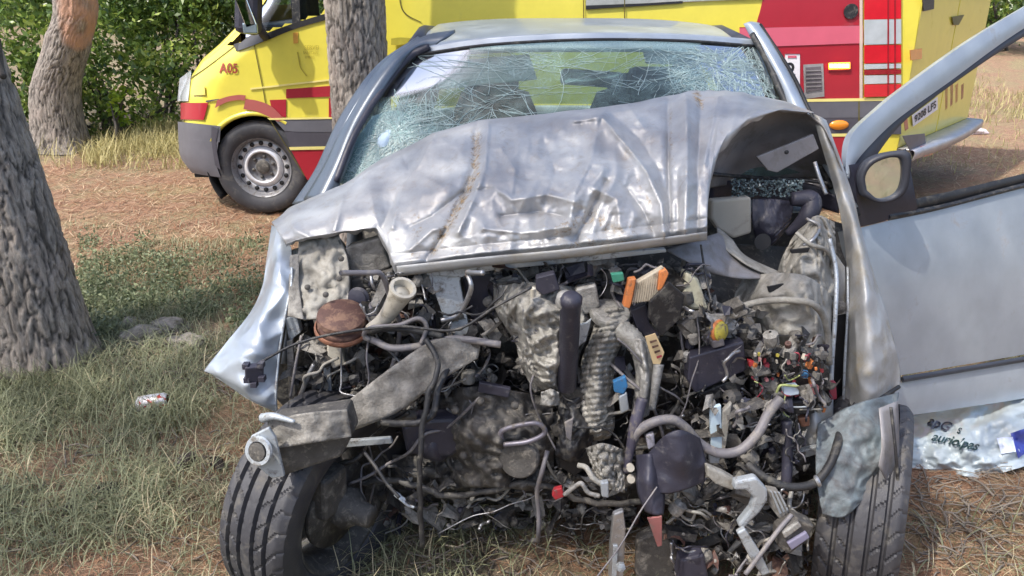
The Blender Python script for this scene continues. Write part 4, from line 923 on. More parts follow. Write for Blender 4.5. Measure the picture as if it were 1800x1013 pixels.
for q in ((800, 720), (845, 705), (905, 712), (815, 800), (880, 815), (930, 790)): lathe('casing_bolt', [(.011, 0), (.011, .01), (.006, .014), (.001, .014)], (*q, 1.87), (0, -1, .2), darkm, E, 8)
lathe('drive_pulley', [(.03, 0), (.05, 0), (.055, .006), (.045, .012), (.055, .018), (.045, .024), (.055, .03), (.05, .036), (.02, .036), (.001, .03)], (915, 800, 1.88), (-.2, -1, .15), darkm, E, 36)
patch('torn_undertray', [[(980, 700, 1.94), (1010, 690, 1.92), (1040, 700, 1.95)], [(985, 750, 1.9), (1012, 745, 1.87), (1045, 760, 1.9)], [(975, 800, 1.9), (1005, 812, 1.86), (1030, 800, 1.9)]], plast, E, 30, 40, .01, 20, .004, rg=.04)
tube('anti_roll_bar', [(600, 850, 1.97), (700, 846, 1.92), (800, 872, 1.9), (930, 850, 1.9), (1050, 885, 1.9), (1200, 870, 1.9)], .009, darkm, E, 10, seg=50, jit=.01)
patch('crushed_subframe', [[(690, 800, 2.04), (860, 800, 1.98), (1000, 805, 2.0), (1130, 820, 2.04)], [(690, 850, 2.02), (860, 850, 1.95), (1000, 850, 1.96), (1130, 870, 2.02)], [(720, 880, 2.12), (860, 885, 2.1), (1000, 880, 2.1), (1120, 900, 2.12)]], darkm, E, 60, 24, .04, 18, .004, seed=6)
# centre
patch('engine_casing', [[(868, 500, 2.06), (920, 496, 1.98), (985, 502, 1.96), (1050, 510, 2.04)], [(872, 545, 2.0), (920, 540, 1.9), (985, 545, 1.9), (1048, 560, 2.0)], [(905, 600, 1.96), (940, 595, 1.88), (985, 600, 1.88), (1020, 620, 1.98)], [(915, 640, 1.95), (950, 640, 1.87), (985, 650, 1.88), (1015, 665, 1.98)], [(940, 690, 1.95), (960, 684, 1.9), (980, 680, 1.9), (1000, 690, 1.98)]], foil, E, 90, 110, .010, 20, .004, seed=1, rg=.06)
prism('intake_plenum', [(868, 500), (910, 488), (940, 520), (905, 560), (880, 540)], 2.02, .06, alum, E, .01)
lathe('filter_canister', [(.001, -.155), (.024, -.155), (.026, -.15), (.026, .12), (.028, .125), (.028, .14), (.018, .15), (.001, .15)], (1000, 602, 1.86), (0, -.25, 1), plasb, E, 30)
lathe('canister_cap', [(.001, 0), (.024, 0), (.026, .01), (.022, .03), (.012, .036), (.001, .036)], (994, 536, 1.845), (0, -.3, 1), alum, E, 24)
prism('ignition_module', [(942, 488), (975, 480), (985, 510), (955, 520), (942, 510)], 1.9, .04, plasb, E, .004)
lathe('dipstick_ring', [(.004, -.014), (.007, -.012), (.007, .012), (.004, .014)], (937, 514, 1.88), (0, -.2, 1), white_p, E, 12)
patch('heat_shield', [[(1050, 545, 1.98), (1080, 540, 1.94), (1108, 548, 1.98)], [(1040, 590, 1.94), (1070, 585, 1.88), (1100, 590, 1.94)], [(1024, 630, 1.93), (1055, 625, 1.86), (1082, 630, 1.93)], [(1020, 680, 1.92), (1050, 680, 1.85), (1078, 685, 1.92)], [(1022, 740, 1.92), (1050, 745, 1.85), (1080, 745, 1.92)], [(1030, 770, 1.94), (1050, 775, 1.9), (1072, 770, 1.94)]], foil, E, 60, 120, .004, 30, .003, seed=3, rip=(.006, .08, .6), rg=.03)
lathe('exhaust_flange', [(.03, -.012), (.052, -.01), (.055, 0), (.052, .01), (.03, .012)], (1072, 552, 1.95), (.1, -.3, 1), alum, E, 30)
tube('exhaust_pipe', [(1085, 575, 1.92), (1115, 600, 1.9), (1135, 640, 1.88), (1128, 700, 1.86)], [.028, .026, .022, .02], foil, E, 16, seg=30, rib=.12)
patch('exhaust_shell', [[(1105, 600, 1.9), (1125, 596, 1.86), (1140, 610, 1.9)], [(1118, 660, 1.88), (1135, 660, 1.83), (1148, 670, 1.88)], [(1110, 730, 1.86), (1128, 735, 1.82), (1140, 730, 1.86)]], alum, E, 24, 40, .014, 30, .003)
prism('cam_cover_piece', [(1012, 508), (1048, 500), (1056, 540), (1030, 555), (1014, 540)], 1.95, .04, alum, E, .006)
prism('grey_bracket', [(1012, 572), (1030, 568), (1040, 560), (1030, 600), (1014, 612)], 1.9, .01, pale_b, E, .002)
prism('coil_pack', [(1058, 482), (1088, 478), (1092, 540), (1062, 545)], 2.02, .05, darkm, E, .006)
af = prism('air_filter', [(1118, 498), (1166, 470), (1176, 480), (1164, 508), (1148, 530), (1110, 532)], 1.9, .03, cream, E, .003)
prism('filter_seal', [(1096, 540), (1106, 492), (1119, 490), (1110, 534), (1107, 543)], 1.885, .035, orange, af, .003)
prism('filter_seal', [(1160, 478), (1172, 474), (1176, 482), (1164, 510), (1156, 512)], 1.885, .035, orange, af, .003)
mb = MB()
for i in range(12):
    a = at(1112 + i * 4.2, 534 - i * .8, 1.893); b = at(1118 + i * 4.2, 500 - i * 2.0, 1.893); mb.add(tube_geo([a, b], .0012, 4, False))
mb.build('filter_pleats', cream, af, smooth=True)
prism('filter_housing', [(1176, 496), (1204, 520), (1196, 560), (1164, 592), (1140, 560), (1142, 532), (1162, 512)], 1.88, .02, plast, E, .003, tilt=(.03, .02))
prism('airbox_lid', [(1108, 546), (1136, 534), (1142, 570), (1160, 590), (1140, 598), (1120, 580)], 1.93, .03, plasb, E, .004)
prism('green_clip', [(1074, 482), (1096, 480), (1098, 494), (1078, 498)], 1.9, .02, grnp, E, .003)
prism('blue_clip', [(1078, 672), (1100, 662), (1104, 680), (1096, 694), (1080, 690)], 1.83, .02, blup, E, .003)
prism('pale_clip', [(1088, 698), (1102, 690), (1106, 720), (1092, 728)], 1.83, .02, pale_b, E, .003)
prism('warning_tag', [(1134, 592), (1152, 586), (1168, 620), (1160, 642), (1148, 640)], 1.84, .004, M('paper_tag', (.6, .45, .25), .7, 0, .1), E, .001)
for i in range(4): prism('tag_print', [(1142 + i * 4, 600 + i * 9), (1154 + i * 3, 597 + i * 9), (1155 + i * 3, 600 + i * 9), (1143 + i * 4, 604 + i * 9)], 1.836, .001, redd if i > 2 else brown, E, 0)
tube('link_arm', [(1158, 640, 1.85), (1152, 680, 1.83), (1146, 720, 1.82)], [.014, .011, .009], alum, E, 12)
prism('washer_bottle', [(1205, 478), (1228, 490), (1246, 545), (1212, 545), (1200, 515)], 1.98, .06, M('yellowed_bottle', (.55, .52, .38), .4, 0, .1, dirt=(.3, .25, .18), dlo=.55, dhi=.7), E, .008)
prism('battery_tray', [(1212, 628), (1308, 600), (1312, 652), (1222, 692), (1208, 668)], 1.86, .05, plasb, E, .005, tilt=(.02, .0))
prism('battery_strap', [(1225, 694), (1312, 658), (1300, 690), (1262, 702)], 1.88, .03, plast, E, .004)
lathe('oil_cap', [(.001, -.012), (.022, -.012), (.026, -.004), (.026, .01), (.02, .014), (.014, .02), (.001, .02)], (1263, 582, 1.88), (.6, -.8, .2), yelp, E, 22)
lathe('cap_ring', [(.027, -.004), (.03, 0), (.027, .008)], (1263, 582, 1.88), (.6, -.8, .2), orange, E, 22, cap=False)
prism('grey_sensor', [(1250, 600), (1272, 594), (1275, 608), (1254, 614)], 1.86, .03, hoseg, E, .004)
# right side: strut tower and inner wing, thick with dust
patch('strut_tower', [[(1418, 388, 2.3), (1440, 380, 2.24), (1466, 392, 2.28)], [(1390, 425, 2.24), (1430, 410, 2.14), (1468, 425, 2.2)], [(1370, 470, 2.2), (1420, 455, 2.06), (1470, 475, 2.16)], [(1362, 520, 2.16), (1415, 505, 2.02), (1470, 525, 2.12)]], dustyL, E, 60, 60, .006, 16, .005, seed=5, rg=.06)
patch('inner_wing', [[(1305, 492, 2.18), (1360, 480, 2.06), (1420, 488, 2.0), (1462, 520, 2.1)], [(1292, 530, 2.14), (1350, 525, 2.0), (1410, 530, 1.94), (1460, 560, 2.05)], [(1318, 590, 2.1), (1370, 585, 1.96), (1420, 590, 1.92), (1458, 610, 2.0)], [(1350, 630, 2.08), (1390, 640, 2.0), (1425, 650, 1.97), (1456, 655, 2.0)]], dustyL, E, 70, 60, .008, 12, .005, seed=9, rg=.06)
tube('tower_strap', [(1400, 410, 2.12), (1425, 430, 2.08), (1452, 440, 2.1), (1470, 470, 2.14)], .006, dustyL, E)
tube('tower_cable', [(1418, 385, 2.2), (1440, 398, 2.16), (1430, 420, 2.1), (1412, 432, 2.1)], .005, steel, E)
lathe('tower_hole', [(.001, 0), (.02, 0), (.024, .004)], (1340, 425, 2.22), (0, -1, .2), blackm, E, 20)
prism('tower_notch', [(1350, 505), (1398, 496), (1396, 504), (1352, 514)], 1.985, .01, blackm, E, 0)
prism('tower_notch', [(1390, 440), (1424, 436), (1420, 444), (1392, 446)], 2.05, .01, blackm, E, 0)
tube('wing_rib', [(1300, 540, 1.97), (1340, 530, 1.96), (1390, 528, 1.92), (1430, 536, 1.91), (1452, 570, 1.95), (1458, 640, 1.97)], .009, dustyL, E, 10, seg=40)
patch('inner_arch', [[(1170, 440, 2.06), (1230, 420, 2.1), (1262, 410, 2.2)], [(1200, 456, 2.04), (1260, 455, 2.08), (1330, 470, 2.16)], [(1240, 478, 2.06), (1300, 490, 2.06), (1372, 488, 2.12)]], underp, E, 36, 20, .006, 16, .004)
patch('arch_flange', [[(1260, 400, 2.24), (1285, 420, 2.2), (1310, 450, 2.16), (1372, 480, 2.14)], [(1262, 430, 2.16), (1290, 450, 2.12), (1320, 470, 2.1), (1372, 492, 2.1)]], dustyL, E, 30, 8, .006, 16, .004)
tube('hanging_cable', [(1232, 430, 2.04), (1238, 470, 2.02), (1248, 520, 1.97), (1262, 560, 1.93), (1300, 600, 1.9)], .003, plast, E)
tube('wing_seam', [(1458, 420, 2.12), (1470, 480, 2.08), (1468, 560, 2.02), (1462, 650, 1.98), (1460, 780, 1.96)], .006, pale_b, E, 8, seg=40)
prism('wing_panel', [(1458, 430), (1486, 470), (1488, 540), (1470, 545), (1466, 480)], 2.16, .02, silver_d, E, .003)
prism('black_gap_liner', [(1466, 550), (1490, 545), (1486, 700), (1478, 760), (1464, 700)], 2.12, .02, blackm, E, .003)
lathe('wing_bolt', [(.001, -.004), (.018, -.004), (.02, .004), (.01, .012), (.001, .012)], (1474, 540, 2.08), (-.1, -1, .3), darkm, E, 16)
prism('bolt_plate', [(1460, 528), (1484, 532), (1488, 552), (1464, 556)], 2.11, .01, steel, E, .002)
# fuse box with relays and fuses
fb = prism('fuse_box', [(1322, 640), (1345, 618), (1440, 628), (1458, 650), (1452, 690), (1432, 728), (1370, 722), (1318, 690)], 1.9, .06, plast, E, .006, tilt=(0, .05), label='smashed open fuse box full of coloured fuses')
frnd = random.Random(5)
fm = [plast, plast, plast, darkm, darkm, dusty, dusty, plasb, redd, redp, blup, white_p, yelp, pinkp, darkm, orange, ltgreen, hoseg, blackm]
base_f = box_geo((0, 0, 0), (1, 1, 1)); fmesh = {}
def add_piece(name, p, size, rot, mat, parent):
    key = mat.name
    if key not in fmesh:
        me = bpy.data.meshes.new(name); me.from_pydata(base_f[0], [], base_f[1]); me.materials.append(mat); fmesh[key] = me
    o = bpy.data.objects.new(name, fmesh[key]); C.objects.link(o); o.parent = parent
    o.location = Vector(p) - root_loc(parent); o.scale = size; o.rotation_euler = rot
    return o
for row in range(9):
    for col in range(13):
        if frnd.random() < .16: continue
        px = 1326 + col * 9.6 + frnd.uniform(-2.5, 2.5) + row * .8; py = 622 + row * 11 + frnd.uniform(-3, 3) + col * .6
        p = at(px, py, 1.885 + .0006 * (py - 665) - frnd.uniform(0, .03)); s_ = frnd.choice((.005, .006, .008, .012))
        add_piece('relay' if s_ > .01 else 'fuse', p, (s_, s_ * 1.3, s_ * frnd.uniform(1.0, 1.9)), (frnd.gauss(0, .18), frnd.gauss(0, .18), .1 + frnd.gauss(0, .2)), frnd.choice(fm), fb)
for k in range(16):
    x0 = frnd.uniform(1325, 1445); y0 = frnd.uniform(612, 700); q = [(x0, y0, 1.86)]
    for _ in range(3): q.append((q[-1][0] + frnd.gauss(0, 12), q[-1][1] + frnd.gauss(4, 10), 1.85 + frnd.uniform(-.02, .02)))
    tube('fuse_wire', q, .0018, frnd.choice([plast, redd, hoseg, ltgreen, plasb, darkm]), fb, 5)
prism('relay_cover', [(1376, 680), (1402, 676), (1406, 694), (1380, 698)], 1.84, .02, M('pale_relay', (.5, .6, .72), .4), fb, .003)
tube('yellow_wire_loop', [(1365, 690, 1.84), (1372, 678, 1.835), (1390, 678, 1.835), (1404, 680, 1.84)], .0035, ltgreen, fb)
prism('fuse_box_latch', [(1325, 622), (1338, 600), (1342, 604), (1334, 640), (1326, 642)], 1.86, .008, steel, fb, .001)
prism('lower_fuse_case', [(1378, 706), (1432, 704), (1434, 728), (1384, 732)], 1.86, .05, blackm, E, .006)
tube('case_clip', [(1382, 714, 1.84), (1400, 716, 1.84), (1420, 715, 1.84)], .0025, pale_b, E)
prism('copper_terminal', [(1402, 736), (1424, 732), (1424, 750), (1410, 752)], 1.88, .03, copper, E, .004)
prism('red_terminal', [(1316, 634), (1332, 638), (1330, 652), (1318, 646)], 1.86, .02, redp, E, .003)
prism('red_terminal', [(1456, 674), (1470, 672), (1472, 702), (1460, 704)], 1.93, .02, redd, E, .003)
# lower right
patch('side_support', [[(1400, 725, 1.98), (1435, 712, 1.92), (1462, 700, 1.95)], [(1392, 760, 1.96), (1430, 755, 1.9), (1464, 745, 1.93)], [(1390, 795, 1.96), (1430, 785, 1.9), (1462, 772, 1.93)]], silver_d, E, 20, 20, .008, 20, .003)
prism('support_lip', [(1392, 798), (1456, 780), (1460, 792), (1400, 810)], 1.88, .02, pale_b, E, .002)
tube('radiator_hose', [(1108, 790, 1.78), (1120, 760, 1.77), (1150, 742, 1.76), (1182, 738, 1.76), (1205, 752, 1.76), (1228, 778, 1.76), (1262, 796, 1.75), (1300, 792, 1.75), (1332, 762, 1.76), (1350, 728, 1.78), (1372, 700, 1.8)], .0125, hoseg, E, 12, seg=70)
tube('drain_hose', [(1312, 815, 1.76), (1345, 840, 1.73), (1385, 856, 1.72), (1430, 850, 1.73), (1458, 818, 1.76), (1472, 780, 1.8), (1480, 745, 1.9)], .011, rubber, E, 12, seg=60)
lathe('hose_clip', [(.014, -.005), (.0165, 0), (.014, .005)], (1437, 846, 1.73), (.8, 0, .4), steel, E, 20, cap=False)
prism('lock_carrier', [(1248, 718), (1268, 712), (1270, 790), (1250, 795)], 1.8, .015, M('pale_blue_plastic', (.5, .62, .7), .4, 0, .1, dirt=(.3, .3, .3), dlo=.6, dhi=.75), E, .003)
prism('lock_carrier_side', [(1270, 725), (1287, 708), (1280, 760), (1274, 800), (1268, 800)], 1.8, .02, dustyL, E, .003)
prism('lock_carrier_foot', [(1246, 800), (1266, 798), (1264, 815), (1248, 815)], 1.78, .015, pale_b, E, .002)
patch('torn_plastic_sheet', [[(1140, 798, 1.74), (1166, 768, 1.72), (1196, 756, 1.71), (1230, 770, 1.74)], [(1134, 826, 1.72), (1166, 815, 1.70), (1200, 810, 1.68), (1240, 812, 1.73)], [(1142, 858, 1.72), (1170, 868, 1.69), (1206, 860, 1.69), (1238, 846, 1.73)]], plasb, E, 36, 36, .004, 9, .003, seed=4, rg=.02)
patch('torn_liner', [[(1118, 800, 1.76), (1140, 798, 1.72), (1160, 802, 1.74)], [(1120, 860, 1.72), (1142, 858, 1.68), (1168, 866, 1.7)], [(1134, 900, 1.7), (1150, 905, 1.66), (1166, 905, 1.68)]], plasb, E, 12, 20, .01, 20, .003)
prism('red_liner_tip', [(1138, 912), (1164, 908), (1164, 960), (1156, 962)], 1.66, .008, M('faded_red_plastic', (.24, .09, .085), .6, 0, .3, dirt=(.16,.13,.11), dscale=40), E, .002)
prism('cast_arm', [(1292, 848), (1330, 840), (1350, 862), (1350, 880), (1336, 902), (1304, 934), (1298, 924), (1320, 896), (1326, 876), (1312, 862), (1290, 862)], 1.66, .03, pale_b, E, .006)
prism('arm_blade', [(1296, 938), (1310, 930), (1336, 970), (1354, 1008), (1340, 1014), (1318, 980)], 1.62, .02, pale_b, E, .004)
prism('arm_root', [(1242, 820), (1272, 832), (1296, 846), (1290, 864), (1258, 852), (1244, 838)], 1.7, .03, dustyL, E, .006)
prism('ribbed_block', [(1350, 862), (1370, 866), (1388, 900), (1372, 915), (1354, 892)], 1.68, .03, dusty, E, .003)
for i in range(3): prism('block_rib', [(1355 + i * 7, 866 + i), (1358 + i * 7, 866 + i), (1374 + i * 6, 902 - i * 3), (1371 + i * 6, 904 - i * 3)], 1.672, .01, pale_b, E, 0)
prism('bracket_block', [(1370, 935), (1402, 912), (1432, 925), (1420, 950), (1388, 975), (1368, 962)], 1.64, .05, darkm, E, .004)
prism('bracket_block_face', [(1376, 938), (1404, 918), (1410, 926), (1380, 948)], 1.63, .02, alum, E, .003)
prism('bracket_block_face', [(1384, 956), (1418, 936), (1424, 946), (1392, 968)], 1.63, .015, M('violet_grey', (.22, .21, .3), .5), E, .003)
tube('stiff_wire', [(1310, 1010, 1.6), (1340, 970, 1.62), (1370, 930, 1.64), (1392, 905, 1.66)], .006, hoseg, E)
tube('tower_post', [(1382, 740, 1.82), (1384, 800, 1.8), (1382, 850, 1.78)], .014, plasb, E, 10)
tube('lower_post', [(1392, 860, 1.78), (1388, 890, 1.74), (1404, 908, 1.7)], .006, alum, E)
prism('lower_link', [(1078, 905), (1096, 898), (1100, 930), (1098, 980), (1096, 1016), (1070, 1016), (1072, 960)], 1.64, .02, steel, E, .004)
prism('link_stripe', [(1078, 960), (1086, 960), (1084, 1014), (1076, 1014)], 1.635, .01, pale_b, E, .001)
lathe('link_nut', [(.001, -.004), (.012, -.004), (.012, .008), (.001, .01)], (1091, 996, 1.62), (0, -1, .3), pale_b, E, 6)
tube('thin_lever', [(1048, 1016, 1.56), (1090, 960, 1.6), (1125, 900, 1.64), (1155, 856, 1.68)], .002, hoseg, E)
tube('corrugated_clip', [(1172, 920, 1.76), (1182, 912, 1.76), (1192, 902, 1.76), (1205, 912, 1.76), (1216, 914, 1.76), (1224, 900, 1.76), (1236, 897, 1.76), (1250, 906, 1.76)], .004, dustyL, E, 8, seg=50)
prism('black_box', [(1196, 985), (1238, 975), (1246, 1018), (1190, 1020)], 1.72, .05, plasb, E, .006)
prism('sump_plate', [(1120, 950), (1160, 930), (1190, 940), (1200, 1018), (1118, 1018)], 1.8, .04, darkm, E, .01)
prism('red_connector', [(974, 862), (988, 858), (992, 874), (976, 880), (970, 872)], 1.74, .02, redp, E, .003)
tube('connector_wire', [(992, 870, 1.74), (1010, 856, 1.73), (1022, 850, 1.72), (1034, 866, 1.72), (1054, 872, 1.72)], .006, alum, E)
tube('connector_wire', [(1016, 818, 1.74), (1030, 822, 1.73), (1042, 840, 1.72), (1058, 852, 1.72)], .007, dustyL, E)
prism('pale_blue_plug', [(1056, 850), (1070, 848), (1070, 876), (1058, 874)], 1.7, .02, pale_b, E, .003)
tube('silver_loop', [(882, 775, 1.86), (885, 756, 1.85), (940, 744, 1.84), (958, 760, 1.84), (930, 776, 1.84), (885, 782, 1.85)], .007, M('violet_metal', (.2, .19, .23), .4, .5, .3, dirt=(.15,.13,.11), dscale=40), E, 10, seg=50)
prism('grey_fragment', [(992, 744), (1008, 736), (1004, 776), (996, 770)], 1.84, .01, hoseg, E, .002)
prism('black_cavity_cover', [(978, 782), (1040, 776), (1046, 812), (1010, 838), (984, 822)], 1.9, .03, blackm, E, .004)
patch('crumpled_foil', [[(1030, 788, 1.8), (1060, 780, 1.76), (1095, 790, 1.78)], [(1042, 822, 1.78), (1065, 820, 1.73), (1098, 830, 1.76)], [(1060, 858, 1.76), (1078, 862, 1.72), (1098, 866, 1.74)]], foil, E, 40, 40, .03, 45, .003, seed=5, smooth=False)
tube('violet_hose', [(1130, 700, 1.8), (1118, 740, 1.78), (1108, 790, 1.77), (1100, 830, 1.76)], [.014, .016, .012, .01], M('violet_rubber', (.06, .055, .08), .45, 0, .3, dirt=(.18,.16,.14), dscale=40), E, 10)
prism('pump_piece', [(1136, 768), (1150, 762), (1152, 785), (1140, 792)], 1.75, .02, M('lilac_plastic', (.35, .34, .4), .4, 0, .2, dirt=(.15,.14,.12), dscale=40), E, .004)
lathe('white_bush', [(.001, -.006), (.01, -.006), (.01, .006), (.001, .006)], (1108, 822, 1.73), (0, -1, .2), white_p, E, 14)
lathe('white_bush', [(.001, -.006), (.01, -.006), (.01, .006), (.001, .006)], (1109, 842, 1.73), (0, -1, .2), white_p, E, 14)
patch('bearing_shell', [[(952, 690, 1.88), (968, 684, 1.86), (982, 690, 1.88)], [(950, 712, 1.87), (966, 714, 1.84), (984, 712, 1.87)]], alum, E, 16, 14, .02, 60, .004)
prism('violet_bracket', [(842, 672), (898, 684), (894, 700), (840, 690)], 1.9, .02, plasb, E, .003)
# spread of small crushed pieces and loose wires that nobody could count
rr_ = random.Random(21)
regions = [((620, 560, 870, 760), (1.98, 2.14), 1.0), ((760, 600, 1010, 860), (1.96, 2.1), .9), ((980, 640, 1320, 860), (1.9, 2.06), 1.2), ((860, 465, 1250, 600), (1.98, 2.15), 1.7), ((1200, 540, 1330, 700), (1.88, 2.05), .8), ((1230, 690, 1420, 900), (1.8, 1.98), 1.2), ((1180, 860, 1420, 1012), (1.74, 1.86), .9), ((660, 820, 1120, 930), (1.92, 2.04), .9), ((640, 480, 760, 600), (1.98, 2.12), .7), ((520, 570, 640, 720), (2.0, 2.12), .6), ((1330, 590, 1450, 720), (1.86, 1.9), .3)]
wires = {plast: MB(), hoseg: MB(), steel: MB(), plasb: MB(), dustyL: MB()}
chunks = {darkm: MB(), plasb: MB(), alum: MB(), dusty: MB(), plast: MB(), brown: MB()}
cwt = [darkm] * 8 + [dusty] * 8 + [alum] * 3 + [plasb] * 2 + [plast] * 3 + [brown]
wwt = [plast] * 4 + [hoseg] * 3 + [steel] * 2 + [plasb] * 2 + [dustyL] * 2
for (x0, y0, x1, y1), (Y0, Y1), k in regions:
    for i in range(int(55 * k)):
        x, y, Y = rr_.uniform(x0, x1), rr_.uniform(y0, y1), rr_.uniform(Y0 - .03, Y1); a = rr_.uniform(0, 6.28); P = [at(x, y, Y)]; L = rr_.uniform(20, 90)
        for s in range(6):
            a += rr_.gauss(0, .55); x += math.cos(a) * L / 6; y += math.sin(a) * L / 6; Y += rr_.gauss(0, .012)
            x = min(max(x, x0), x1); y = min(max(y, y0), y1); P.append(at(x, y, max(Y, Y0 - .05)))
        wires[rr_.choice(wwt)].add(tube_geo(cr(P, 16), rr_.choice((.0012, .0016, .0022, .003, .0045)), 6))
    for i in range(int(170 * k)):
        x, y, Y = rr_.uniform(x0, x1), rr_.uniform(y0, y1), rr_.uniform(Y0, Y1 + .05); s = rr_.choice((.008, .012, .018, .028, .04)); 
        m3 = Matrix.Rotation(rr_.uniform(0, 6.28), 3, Vector((rr_.gauss(0, 1), rr_.gauss(0, 1), rr_.gauss(0, 1))).normalized())
        g = box_geo(at(x, y, Y), (s * rr_.uniform(.5, 2), s * rr_.uniform(.3, 1), s * rr_.uniform(.3, 1.2)), m3)
        V = [(v[0] + rr_.gauss(0, s * .14), v[1] + rr_.gauss(0, s * .14), v[2] + rr_.gauss(0, s * .14)) for v in g[0]]
        kind = rr_.random(); mt = rr_.choice(cwt)
        if kind < .3: chunks[mt].add(lathe_geo([(s * .1, -s * .5), (s * .45, -s * .5), (s * .5, -s * .3), (s * .5, s * .3), (s * .3, s * .4), (s * .1, s * .5)], at(x, y, Y), m3 @ Vector((0, 0, 1)), 10))
        elif kind < .55: chunks[mt].add((V, g[1]))
        else:
            c = Vector(at(x, y, Y)); G3 = []; s = max(s, rr_.choice((.02, .03, .045))); L1, L2 = s * rr_.uniform(.8, 2.4), s * rr_.uniform(.5, 1.4); q1, q2 = rr_.uniform(-1, 1), rr_.uniform(-1, 1)
            for b_ in range(5):
                for a_ in range(5):
                    u_, v_ = a_ / 4 - .5, b_ / 4 - .5; h_ = s * (q1 * math.sin(u_ * 5) + q2 * v_ * v_ * 2 + .5 * noise.noise(Vector((u_ * 4, v_ * 4, x))))
                    G3.append(tuple(c + m3 @ Vector((u_ * L1 * (1 - .4 * v_), v_ * L2, h_))))
            chunks[mt].add((G3, grid_faces(5, 5)))
for i in range(30):                            # long looms and hoses that tie the mass together
    x, y, Y = rr_.uniform(620, 1300), rr_.uniform(520, 830), rr_.uniform(1.86, 2.0); a = rr_.gauss(math.pi / 2, .9); P = [at(x, y, Y)]; L = rr_.uniform(140, 330)
    for s_ in range(7):
        a += rr_.gauss(0, .45); x += math.cos(a) * L / 7; y += math.sin(a) * L / 7; Y += rr_.gauss(-.003, .02)
        x = min(max(x, 600), 1400); y = min(max(y, 480), 950); P.append(at(x, y, max(Y, 1.84)))
    wires[rr_.choice(wwt[:9])].add(tube_geo(cr(P, 26), rr_.choice((.002, .003, .0045, .007)), 6))
for m, b in wires.items(): tag(b.build('loose_wires', m, E, smooth=True), kind='stuff')
for m, b in chunks.items(): tag(b.build('crushed_fragments', m, E), kind='stuff')
# dark depth of the bay: bulkhead plates behind the pieces
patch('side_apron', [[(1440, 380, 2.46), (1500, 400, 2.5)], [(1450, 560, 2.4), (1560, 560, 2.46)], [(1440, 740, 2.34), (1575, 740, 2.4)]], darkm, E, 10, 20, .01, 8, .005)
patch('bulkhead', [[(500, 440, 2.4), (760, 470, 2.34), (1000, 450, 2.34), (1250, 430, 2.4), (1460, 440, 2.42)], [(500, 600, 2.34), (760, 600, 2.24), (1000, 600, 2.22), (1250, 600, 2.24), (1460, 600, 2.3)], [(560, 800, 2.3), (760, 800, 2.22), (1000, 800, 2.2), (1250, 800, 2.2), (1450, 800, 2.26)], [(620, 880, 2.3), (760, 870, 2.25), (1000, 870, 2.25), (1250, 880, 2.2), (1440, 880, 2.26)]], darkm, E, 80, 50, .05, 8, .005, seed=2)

# ------------------------------------------------------------------ ambulance
AY = 5.8
AX0 = at(455, 300, AY)[0]
amb = empty('ambulance', (AX0, AY + .9, 0), label='yellow and red ambulance van parked behind the wreck', cat='ambulance')
def front_px(py): return np.interp(py, [-400, 0, 48, 78, 105, 135, 165, 215, 270, 290, 305], [600, 440, 405, 376, 345, 326, 315, 313, 315, 322, 335])
def ysurf(x, z):
    p = AY
    fx = AFX(z); d = x - fx
    if d < .38: p += .42 - .42 * math.sqrt(max(0, 1 - ((.38 - max(0, d)) / .38) ** 2))
    if z > 1.0: p += .05 * (z - 1.0) ** 1.6
    if z < .62: p += .05 * (.62 - z)
    return p
_zz = []; _xx = []
for py in range(-430, 312, 6):
    q = at(front_px(py), py, AY + .22); _zz.append(q[2]); _xx.append(q[0])
_zz = np.array(_zz)[::-1]; _xx = np.array(_xx)[::-1]
def AFX(z): return float(np.interp(z, _zz, _xx))
AR = at(1588, 200, AY)[0]
def amb_pt(px, py, off=0.0):
    Y = AY
    for _ in range(3):
        q = at(px, py, Y); Y = ysurf(q[0], q[2])
    q = at(px, py, Y - off); return q
WC = at(458, 297, AY); WC = (WC[0], AY + .12, .352)
def build_body():
    zb, zt = .34, 2.62; nz_, nx_ = 92, 230
    V = []; F = []
    for j in range(nz_):
        z = zb + (zt - zb) * j / (nz_ - 1); x0 = AFX(z); x1 = AR
        for i in range(nx_):
            t = i / (nx_ - 1); x = x0 + (x1 - x0) * t; V.append((x, ysurf(x, z), z))
    win = lambda x, z: (AFX(z) + .14 < x < at(572, 30, AY)[0]) and z > WL(x) + .03 and z < 2.0
    for j in range(nz_ - 1):
        for i in range(nx_ - 1):
            a = j * nx_ + i; c = np.mean([V[a], V[a + 1], V[a + nx_], V[a + nx_ + 1]], axis=0)
            if math.hypot(c[0] - WC[0], c[2] - WC[2]) < .40: continue
            if win(c[0], c[2]): continue
            F.append((a, a + 1, a + nx_ + 1, a + nx_))
    # far side mirrored, roof, nose and floor
    n0 = len(V); yf = AY + 1.95
    V += [(v[0], 2 * AY + 1.95 - v[1], v[2]) for v in V[:n0]]
    F += [tuple(n0 + k for k in f)[::-1] for f in F[:]]
    top = (nz_ - 1) * nx_
    for i in range(nx_ - 1): F.append((top + i, top + i + 1, n0 + top + i + 1, n0 + top + i))
    for j in range(nz_ - 1):
        zc = V[j * nx_][2]
        if 1.45 < zc < 2.15: continue
        F.append((j * nx_, (j + 1) * nx_, n0 + (j + 1) * nx_, n0 + j * nx_))
    return mk('body_shell', V, F, a_yel, amb)
def WL(x):      # height of the front door's window line along x
    pts = [(405, 92), (440, 72), (470, 62), (520, 46), (575, 30), (640, 28)]; X = [at(a, b, AY)[0] for a, b in pts]; Z = [at(a, b, AY)[2] for a, b in pts]
    return float(np.interp(x, X, Z))
build_body()
